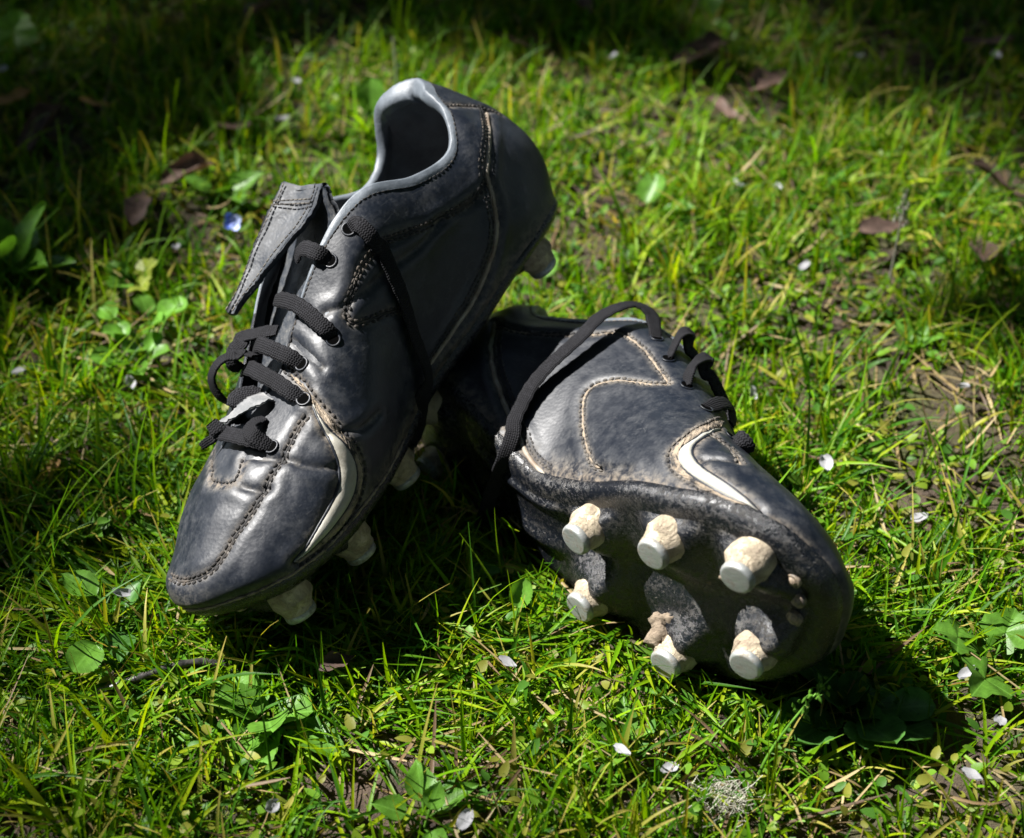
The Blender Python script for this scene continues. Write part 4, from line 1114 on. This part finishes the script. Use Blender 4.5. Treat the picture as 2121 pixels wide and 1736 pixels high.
plant('broadleaf_rosette', 'dark broad-leaved rosette in the shadow below the sole', 'plant', (0.138, -0.192), rosette(11, 'spoon', 0.028, 0.018, 0.010, 5, 30, 1) + rosette(6, 'spoon', 0.020, 0.013, 0.006, 35, 60, 2), M_HERBD, 1)
plant('lobed_leaf_plant', 'three bright lobed leaves at the right edge', 'plant', (0.2030, -0.168), [(235, 15, 'lobed', 0.022, 0, 0.016), (165, 20, 'lobed', 0.019, 0, 0.017), (60, 25, 'lobed', 0.020, 0, 0.013), (300, 10, 'lobed', 0.015, 0, 0.024)], M_HERB, 2)
plant('toothed_rosette', 'glossy round-leaved rosette in front of the propped boot\'s toe', 'plant', (-0.100, -0.193), rosette(6, 'round', 0.019, 0.017, 0.006, 15, 45, 3) + [(200, 4, 'ovate', 0.034, 0.017, 0.008), (330, 6, 'ovate', 0.030, 0.016, 0.01), (270, 8, 'ovate', 0.026, 0.016, 0.006)], M_HERB, 3)
plant('broadleaf_clump', 'clump of broad leaves cut by the left edge', 'plant', (-0.272, 0.108), rosette(9, 'ovate', 0.036, 0.021, 0.014, 15, 55, 4), M_HERB, 4)
plant('clover_plant', 'round-leaved clover beside the left boot\'s laces', 'plant', (-0.188, 0.052), rosette(7, 'round', 0.013, 0.013, 0.020, 25, 55, 5), M_HERB, 5)
plant('lobed_seedling', 'small lobed-leaf seedling left of the tongue flap', 'plant', (-0.208, 0.105), [(250, 30, 'lobed', 0.015, 0, 0.014), (20, 35, 'lobed', 0.015, 0, 0.014), (140, 30, 'lobed', 0.013, 0, 0.012), (310, 20, 'lobed', 0.014, 0, 0.02)], [M_HERB, M_HERBY], 6)
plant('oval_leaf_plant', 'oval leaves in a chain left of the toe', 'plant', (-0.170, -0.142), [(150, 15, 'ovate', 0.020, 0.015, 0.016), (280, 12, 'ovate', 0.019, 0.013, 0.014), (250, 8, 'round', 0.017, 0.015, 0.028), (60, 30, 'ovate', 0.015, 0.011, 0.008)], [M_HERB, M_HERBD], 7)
plant('round_leaf_plant', 'single round pale leaf right of the raised heel stud', 'plant', (0.019, 0.100), [(80, 42, 'round', 0.016, 0.013, 0.012), (200, 20, 'round', 0.009, 0.008, 0.010)], M_HERB, 8)
plant('broadleaf_plant', 'large blurred bright leaf right of the heel', 'plant', (0.078, 0.176), [(70, 35, 'round', 0.020, 0.017, 0.010), (330, 25, 'pointed', 0.026, 0.012, 0.012)], M_HERB, 9)
plant('upright_leaf_plant', 'upright pale leaf behind the open collar', 'plant', (-0.086, 0.262), [(90, 60, 'round', 0.024, 0.017, 0.016), (220, 30, 'ovate', 0.014, 0.009, 0.010)], M_HERB, 10)
plant('pointed_leaf_herb', 'pair of bright pointed leaves behind the tongue flap', 'plant', (-0.170, 0.193), [(15, 30, 'pointed', 0.026, 0.014, 0.008), (165, 25, 'pointed', 0.024, 0.012, 0.008), (270, 40, 'ovate', 0.018, 0.013, 0.010), (300, 15, 'round', 0.015, 0.013, 0.016)], M_HERB, 11)
plant('lobed_leaf_plant', 'lobed leaf in the dark upper left corner', 'plant', (-0.330, 0.356), [(75, 35, 'lobed', 0.030, 0, 0.012), (200, 20, 'lobed', 0.018, 0, 0.012)], M_HERB, 12)
plant('broadleaf_plant', 'shaded broad leaves between the two boots', 'plant', (-0.030, -0.118), [(100, 25, 'ovate', 0.021, 0.016, 0.008), (10, 15, 'ovate', 0.022, 0.014, 0.006), (220, 12, 'round', 0.013, 0.012, 0.010)], M_HERBD, 13)
plant('basal_leaf_plant', 'heart-shaped leaves at the bottom edge, centre', 'plant', (-0.034, -0.250), [(100, 30, 'ovate', 0.017, 0.013, 0.010), (30, 20, 'ovate', 0.019, 0.012, 0.008), (170, 25, 'ovate', 0.014, 0.011, 0.010), (300, 15, 'ovate', 0.015, 0.010, 0.006), (60, 50, 'ovate', 0.012, 0.009, 0.010)], M_HERB, 14)
plant('seedling', 'small round seedling leaf touching the lower left stud', 'plant', (0.000, -0.147), [(70, 50, 'round', 0.013, 0.010, 0.016), (200, 15, 'pointed', 0.022, 0.004, 0.004), (240, 20, 'pointed', 0.018, 0.0035, 0.004)], M_HERB, 15)
plant('clover_patch', 'lower clump of round clover leaves at the left', 'plant', (-0.190, 0.030), rosette(6, 'round', 0.012, 0.012, 0.016, 20, 50, 16), M_HERB, 16)
plant('round_leaf_plant', 'blurred round leaf at the top edge', 'plant', (0.128, 0.405), [(80, 45, 'round', 0.022, 0.020, 0.012), (320, 20, 'ovate', 0.018, 0.012, 0.010)], M_HERB, 17)
plant('bright_weed', 'small bright weed in the sunlit grass at right', 'plant', (0.210, 0.048), rosette(6, 'ovate', 0.015, 0.008, 0.006, 20, 60, 18), M_HERB, 18)
plant('chickweed', 'leafy chickweed left of the toe stitching', 'plant', (-0.195, -0.088), rosette(8, 'ovate', 0.012, 0.008, 0.010, 10, 55, 19), M_HERB, 19)
plant('yellow_leaf_weed', 'yellowing weed leaf at the left below the flap', 'plant', (-0.222, 0.082), [(60, 25, 'lobed', 0.012, 0, 0.010), (180, 25, 'ovate', 0.014, 0.010, 0.008)], M_HERBY, 20)
plant('small_weed', 'small-leaved weed under the bottom row of studs', 'plant', (0.045, -0.205), rosette(7, 'ovate', 0.011, 0.007, 0.009, 15, 55, 21), M_HERB, 21)

# ------------------------------------------------------------------ petals, dead leaves and odd bits, each on its own
def lay(o, x, y, h, rx, ry, rz):
    o.location = (x, y, float(soil_z(np.array(x), np.array(y))) + h)
    o.rotation_euler = (rx, ry, rz)
    return o
def petal_mesh(L, W, cup, seed):
    V, F = [], []
    r = random.Random(seed); nl, nw = 8, 6; w0 = r.uniform(0, 6)
    for i in range(nl):
        t = i / (nl - 1); w = W / 2 * max(0.12, math.sin(math.pi * min(1, 0.08 + t * 0.9)) ** 0.6)
        for j in range(nw):
            q = -1 + 2 * j / (nw - 1)
            V.append((L * (t - 0.5) - (0.10 * L if (i == nl - 1 and abs(q) < 0.3) else 0), w * q, cup * W * (q * q * 0.6 + (t - 0.4) ** 2) + 0.0004 * math.sin(w0 + i + j * 2)))
    return V, grid_faces(nl, nw)
PETALS = [
 (-0.1865, 0.1338, 'white petal just left of the tiny blue flower'), (-0.1908, 0.0094, 'white petal at the left, level with the lace loop'),
 (-0.2484, 0.0209, 'white petal near the left edge, mid-height'), (-0.1688, -0.1390, 'white petal left of the toe cap'),
 (-0.0021, -0.1769, 'white petal in the grass left of the lowest studs'), (-0.0921, -0.2494, 'white petal at the bottom edge, left of centre'),
 (-0.0176, -0.2561, 'white petal cut by the bottom edge near the centre'), (0.0428, -0.2274, 'white petal standing in the grass below the sole'),
 (0.1304, 0.1927, 'left of two white petals in the bright grass beyond'), (0.1541, 0.1912, 'right of two white petals in the bright grass beyond'),
 (0.0654, 0.3383, 'blurred white petal near the top, right of the heel'), (0.3077, 0.3258, 'blurred white petal in the upper right corner'),
 (0.2265, 0.3512, 'blurred white petal at the top, right of the dead leaves'), (0.1582, 0.1041, 'upright white petal in the sunlit grass at right'),
 (0.1206, 0.0094, 'white petal just right of the lying boot\'s laces'), (0.2227, 0.0007, 'white petal at the right edge, mid-height'),
 (0.1460, -0.0601, 'white petal caught on a blade above the toe'), (0.1879, -0.0814, 'thin white petal in the grass right of the toe'),
 (0.1883, -0.1814, 'thin white petal beside the lobed leaves'), (0.1956, -0.2081, 'white petal in the dark lower right corner'),
 (0.0617, -0.2286, 'folded white petal near the bottom, right of centre'), (0.1783, -0.2356, 'shaded white petal at the lower right'),
 (-0.1364, 0.3103, 'upper of two blurred petals left of the collar'), (-0.1416, 0.2717, 'lower of two blurred petals left of the collar'),
 (-0.3237, 0.3226, 'blurred white petal at the top of the left edge')]
for i, (x, y, lab) in enumerate(PETALS):
    V, F = petal_mesh(rng.uniform(0.0065, 0.0095), rng.uniform(0.0045, 0.0065), rng.uniform(0.2, 0.5), i)
    o = mesh_obj('petal', V, F, M_PETAL)
    lay(o, x, y, rng.uniform(0.014, 0.020), rng.uniform(-0.5, 0.7), rng.uniform(-0.5, 0.5), rng.uniform(0, 6.28))
    tag(o, lab, 'petal', 'fallen white petals')

def dead_mesh(L, W, curl, seed):
    V, F = [], []
    r = random.Random(seed); nl, nw = 16, 8; ph = r.uniform(0, 6)
    for i in range(nl):
        t = i / (nl - 1)
        w = W / 2 * max(0.06, math.sin(math.pi * (t ** 0.85)) ** 0.7) * (1 + 0.14 * math.sin(t * 13 + ph))
        for j in range(nw):
            q = -1 + 2 * j / (nw - 1); a = q * curl * (1 + 0.4 * math.sin(t * 4 + ph))
            V.append((L * (t - 0.5), w * math.sin(a) / max(0.3, curl), w * (1 - math.cos(a)) / max(0.3, curl) + 0.10 * L * math.sin(t * 3 + ph) + 0.03 * W * math.sin(t * 21 + q * 5)))
    return V, grid_faces(nl, nw)
DEAD = [
 (-0.2875, 0.2574, 0.062, 0.024, 0.9, 0, 'long grey-brown dead leaf at the upper left'), (-0.2122, 0.1675, 0.050, 0.016, 1.3, 0, 'curled dead leaf left of the tongue flap, split like a fork'),
 (-0.1869, 0.1927, 0.045, 0.020, 0.4, 0, 'dead leaf behind the pointed green leaves'), (-0.1686, 0.4082, 0.05, 0.022, 1.0, 0, 'blurred dead leaf at the top edge, left'),
 (0.1614, 0.3043, 0.048, 0.026, 0.5, 0, 'larger purple-brown dead leaf at the upper right'), (0.1312, 0.2746, 0.036, 0.022, 2.1, 0, 'smaller dead leaf below the purple-brown one'),
 (0.1218, 0.3415, 0.050, 0.024, 0.2, 0, 'blurred dead leaf at the top, right of the heel'), (0.2829, 0.1901, 0.048, 0.022, -0.6, 0, 'dark dead leaf at the right edge, upper part'),
 (0.2590, 0.1292, 0.036, 0.020, 1.2, 0, 'pinkish dead leaf at the right in a bare patch'), (0.3059, 0.3544, 0.045, 0.014, -0.4, 0, 'narrow reddish dead leaf in the upper right corner'),
 (-0.3138, 0.2893, 0.034, 0.018, 0.2, 1, 'orange-tan dead leaf at the left edge'), (-0.2568, 0.2746, 0.022, 0.012, 0.1, 1, 'small orange dead leaf beside the long grey-brown one'),
 (-0.1668, 0.2462, 0.030, 0.018, 0.5, 0, 'dark crumpled leaf left of the collar'), (0.2079, 0.1433, 0.040, 0.018, 0.1, 0, 'grey dead leaf lying in the bare patch at right'),
 (-0.0727, -0.1761, 0.022, 0.010, 0.4, 0, 'bit of dead leaf under the propped boot\'s toe'), (0.0391, 0.4082, 0.050, 0.024, 2.0, 0, 'blurred dead leaf at the top edge, centre'),
 (0.215, -0.196, 0.024, 0.018, 1.2, 0, 'curled brown leaf below the lobed leaves'), (-0.222, -0.05, 0.030, 0.012, 0.8, 1, 'tan leaf scrap near the left edge, lower half')]
for i, (x, y, L, W, rz, tan, lab) in enumerate(DEAD):
    V, F = dead_mesh(L * 0.85, W * 0.8, rng.uniform(0.5, 1.3), i)
    o = mesh_obj('dead_leaf', V, F, M_TAN if tan else M_DEAD)
    lay(o, x, y, 0.013 if y < 0.1 else 0.019, rng.uniform(-0.3, 0.3), rng.uniform(-0.35, 0.35), rz + 0.3)
    tag(o, lab, 'dead leaf', 'fallen dead leaves')

# blue speedwell flower: four petals and a pale eye
M_BLUE = mat_leaf('blue_petal', (0.10, 0.17, 0.62), trans=0.3, rough=0.5, tcol=(1, 1, 1), var=0.25)
M_PALE = mat_leaf('pale_blue_petal', (0.45, 0.52, 0.85), trans=0.3, rough=0.5, tcol=(1, 1, 1), var=0.1)
fl = bpy.data.objects.new('blue_flower', None); COL.objects.link(fl); fl.location = (-0.1569, 0.148, 0.0); fl.rotation_euler = (0, 0, 0.3)
tag(fl, 'tiny blue flower in the grass left of the tongue flap', 'flower')
st = [(0.0, 0.0, 0.0), (0.001, -0.001, 0.010), (0.0, -0.003, 0.020)]
V = []
for p in resample(st, 0.003):
    for k in range(5): V.append((p[0] + 0.0006 * math.cos(k * 1.257), p[1] + 0.0006 * math.sin(k * 1.257), p[2]))
mesh_obj('stem', V, grid_faces(len(V) // 5, 5, closed_v=True), M_HERB, fl)
for k in range(4):
    V, F = petal_mesh(0.0058, 0.0056, 0.25, 50 + k)
    V = np.array(V) + np.array([0.0031, 0, 0])
    R = np.array(Matrix.Rotation(0.75, 3, 'X') @ Matrix.Rotation(k * math.pi / 2 + 0.4, 3, 'Z') @ Matrix.Rotation(-0.25, 3, 'Y'))
    mesh_obj('petal', V @ R.T + np.array([0, -0.003, 0.020]), F, M_PALE if k in (0, 3) else M_BLUE, fl)

# tall seed stalks
def stalk(x, y, h, lean, az, r0, mat, label, head=0, name='grass_stalk'):
    root = bpy.data.objects.new(name, None); COL.objects.link(root); root.location = (x, y, 0)
    tag(root, label, 'grass stalk')
    P = [np.array([math.cos(az) * lean * h * t * t, math.sin(az) * lean * h * t * t, h * t]) for t in np.linspace(0, 1, 12)]
    V = []
    for i, p in enumerate(P):
        for k in range(5): V.append(p + np.array([math.cos(k * 1.257), math.sin(k * 1.257), 0]) * r0 * (1 - 0.6 * i / 11))
    mesh_obj('stem', V, grid_faces(12, 5, closed_v=True), mat, root)
    if head:
        V, F = [], []
        for i in range(head):
            t = rng.uniform(0.72, 1.0); c = P[int(t * 11)] + np.array([rng.uniform(-1, 1), rng.uniform(-1, 1), rng.uniform(-1, 1)]) * 0.0032
            o = len(V); a = np.array([rng.uniform(-1, 1), rng.uniform(-1, 1), 1.2]); a /= np.linalg.norm(a); s_ = np.cross(a, [0, 1, 0.2]); s_ /= np.linalg.norm(s_); u_ = np.cross(a, s_)
            for q, w in ((-1, .1), (0, 1), (1, .1)):
                for k in range(4): V.append(c + a * q * 0.0022 + (s_ * math.cos(k * 1.571) + u_ * math.sin(k * 1.571)) * 0.0009 * w)
            F += [tuple(o + k for k in f) for f in grid_faces(3, 4, closed_v=True)]
        mesh_obj('seed_head', V, F, mat, root)
    return root
M_STRAW = mat_leaf('pale_straw', (0.34, 0.33, 0.27), trans=0.2, rough=0.55, tcol=(1, 1, 0.8))
stalk(-0.0716, 0.300, 0.050, 0.1, 2.0, 0.0011, M_STRAW, 'pale straw stalk standing behind the heel tab')
stalk(0.2067, 0.110, 0.060, 0.15, 1.2, 0.0008, M_STRAW, 'whitish seed stalk in the grass at the right', 26)
stalk(-0.150, 0.262, 0.058, 0.2, 1.9, 0.0008, M_HERB, 'green flowering grass stalk upper left of the collar', 30)
stalk(0.098, -0.225, 0.045, 0.8, 0.6, 0.0009, M_HERB, 'leaning grass seed head below the toe', 26)
# dark twig and a tuft of white down
V = []
tp = resample([(-0.175, -0.186, 0.008), (-0.155, -0.180, 0.012), (-0.135, -0.170, 0.010), (-0.118, -0.168, 0.006)], 0.003)
for i, p in enumerate(tp):
    for k in range(7): V.append(p + np.array([0, math.cos(k * 0.9), math.sin(k * 0.9)]) * 0.0019 * (1 + 0.15 * math.sin(i * 2.1)) * (1 if 0 < i < len(tp) - 1 else 0.3))
tag(mesh_obj('twig', V, grid_faces(len(tp), 7, closed_v=True), MATS['aglet']), 'dark twig lying in the grass in front of the toe', 'twig')
V, F = [], []
for i in range(260):
    c = np.array([rng.gauss(0, 0.006), rng.gauss(0, 0.005), abs(rng.gauss(0, 0.003))]); d = np.array([rng.uniform(-1, 1), rng.uniform(-1, 1), rng.uniform(-0.5, 1)]); d *= rng.uniform(0.003, 0.007) / np.linalg.norm(d)
    e = np.cross(d, [0.3, 0.2, 0.9]); e *= 0.00012 / (np.linalg.norm(e) + 1e-9); o = len(V)
    V += [c - d / 2 - e, c - d / 2 + e, c + d / 2 + e, c + d / 2 - e]; F.append((o, o + 1, o + 2, o + 3))
dn = mesh_obj('seed_down', V, F, M_STRAW); lay(dn, 0.0827, -0.238, 0.012, 0, 0, 0)
tag(dn, 'tuft of white fluffy down at the bottom, right of centre', 'down')
# ------------------------------------------------------------------ unseen trees added to darken the lawn's edges and cut the sky light
M_BARK = mat_simple('bark', (0.060, 0.045, 0.034), (0.13, 0.105, 0.08), 14, 0.9, 1.0, 30, bdist=0.02)
M_CROWN = mat_leaf('tree_leaf', (0.05, 0.11, 0.018), trans=0.25, rough=0.5, var=0.3)
GAP_C, GAP_R = (0.058, 0.026), (0.392, 0.390)          # opening shaped to pool sun on the boots and leave the edges dark

def limb(P, r0, r1, n=9):
    P = resample(P, 0.25); V = []
    T = np.gradient(P, axis=0); T /= np.linalg.norm(T, axis=1, keepdims=True)
    for i, (p, t) in enumerate(zip(P, T)):
        a = np.cross(t, [0.3, 0.9, 0.1]); a /= np.linalg.norm(a); b = np.cross(t, a)
        r = r0 + (r1 - r0) * i / (len(P) - 1)
        for k in range(n):
            c = 2 * math.pi * k / n
            V.append(p + (a * math.cos(c) + b * math.sin(c)) * r * (1 + 0.08 * math.sin(3 * c + i)))
    return V, grid_faces(len(P), n, closed_v=True)

def added_tree(label, foot, centre, radii, leaves, size, seed, gap=True, dense=0):
    r = np.random.RandomState(seed)
    root = bpy.data.objects.new('added_tree', None); COL.objects.link(root); root.location = (foot[0], foot[1], 0)
    tag(root, label, 'added_tree', 'unseen trees added to shape the light')
    off = np.array([foot[0], foot[1], 0]); c = np.array(centre, float)
    fork = np.array([foot[0] * 0.75 + c[0] * 0.25, foot[1] * 0.75 + c[1] * 0.25, c[2] * 0.5])
    V, F = limb([np.array([foot[0], foot[1], -0.1]) - off, np.array([foot[0] + 0.1, foot[1], c[2] * 0.25]) - off, fork - off], 0.24, 0.16)
    mesh_obj('trunk', V, F, M_BARK, root)
    S = np.array(SUN_DIR)
    def gap_r(P):
        g_ = P - S[None] * (P[:, 2:3] / S[2])
        return np.sqrt(((g_[:, 0] - GAP_C[0]) / GAP_R[0]) ** 2 + ((g_[:, 1] - GAP_C[1]) / GAP_R[1]) ** 2)
    for k in range(9):
        a = k * 2.4 + seed; e = c + np.array([math.cos(a) * radii[0], math.sin(a) * radii[1], r.uniform(-0.3, 0.5) * radii[2]]) * r.uniform(0.6, 0.9)
        mid = fork * 0.45 + e * 0.55 + np.array([0, 0, 0.35])
        pts = np.array([fork, mid, e])
        if gap and gap_r(resample(pts, 0.2)).min() < 2.2: continue
        V, F = limb(pts - off, 0.10, 0.02, 6); mesh_obj('limb', V, F, M_BARK, root)
    P = r.normal(0, 1, (leaves, 3)); P /= np.linalg.norm(P, axis=1, keepdims=True)
    P = c + P * (r.rand(leaves, 1) ** 0.42) * np.array(radii)
    cl = np.array([noise.noise(p * 1.1 + seed) for p in P]); P = P[cl > -0.22]
    if dense:  # extra leaves packed round the opening to darken the lawn's edges
        g_ = np.stack([GAP_C[0] + r.uniform(-1.9, 1.9, dense), GAP_C[1] + r.uniform(-1.9, 1.9, dense), np.zeros(dense)], 1)
        P = np.concatenate([P, g_ + S[None] * r.uniform(9.0, 12.5, (dense, 1))])
    if gap:
        q = gap_r(P); k = r.rand(len(P)) < smoothstep(0.80, 1.42, q) ; P = P[k]
    n = len(P)
    d = r.normal(0, 1, (n, 3)); d[:, 2] -= 0.4; d /= np.linalg.norm(d, axis=1, keepdims=True)
    e = np.cross(d, r.normal(0, 1, (n, 3))); e /= np.linalg.norm(e, axis=1, keepdims=True)
    L = size * r.uniform(0.7, 1.3, (n, 1))
    nrm = np.cross(d, e) * L * 0.10
    V = np.stack([P, P + d * L * 0.45 + e * L * 0.30 + nrm, P + d * L, P + d * L * 0.45 - e * L * 0.30 + nrm], 1).reshape(-1, 3) - off
    i = np.arange(n)[:, None] * 4
    F = np.concatenate([i + np.array([[0, 1, 2]]), i + np.array([[0, 2, 3]])]).tolist()
    o = mesh_obj('shade_crown', V, F, M_CROWN, root, smooth=False)
    o['kind'] = 'stuff'
    return root
added_tree('unseen leafy canopy added up-sun, parted to leave the boots in a pool of sun', (-9.1, 2.9), tuple(SUN_DIR * 11.0), (3.6, 3.6, 2.2), 26000, 0.11, 3, True, 17000)
RING = [(-95, 6.0, 'directly behind the photographer'), (-45, 6.4, 'behind the photographer to the right'), (-5, 6.2, 'to the right of the lawn'), (40, 6.8, 'beyond the lawn to the right'), (85, 6.6, 'straight beyond the far edge of the lawn'),
        (118, 7.4, 'beyond the lawn to the left'), (192, 6.4, 'to the left of the lawn'), (232, 6.2, 'behind the photographer to the left')]
for k, (a, d, where) in enumerate(RING):  # unseen ring added to block sky light and deepen the shade
    x, y = d * math.cos(math.radians(a)), 0.1 + d * math.sin(math.radians(a))
    added_tree('unseen leafy canopy added to block sky light, ' + where, (x * 0.95, y * 0.95), (x * 0.74, y * 0.74, 5.0), (3.0, 3.0, 4.7), 13000, 0.24, 20 + k, True)
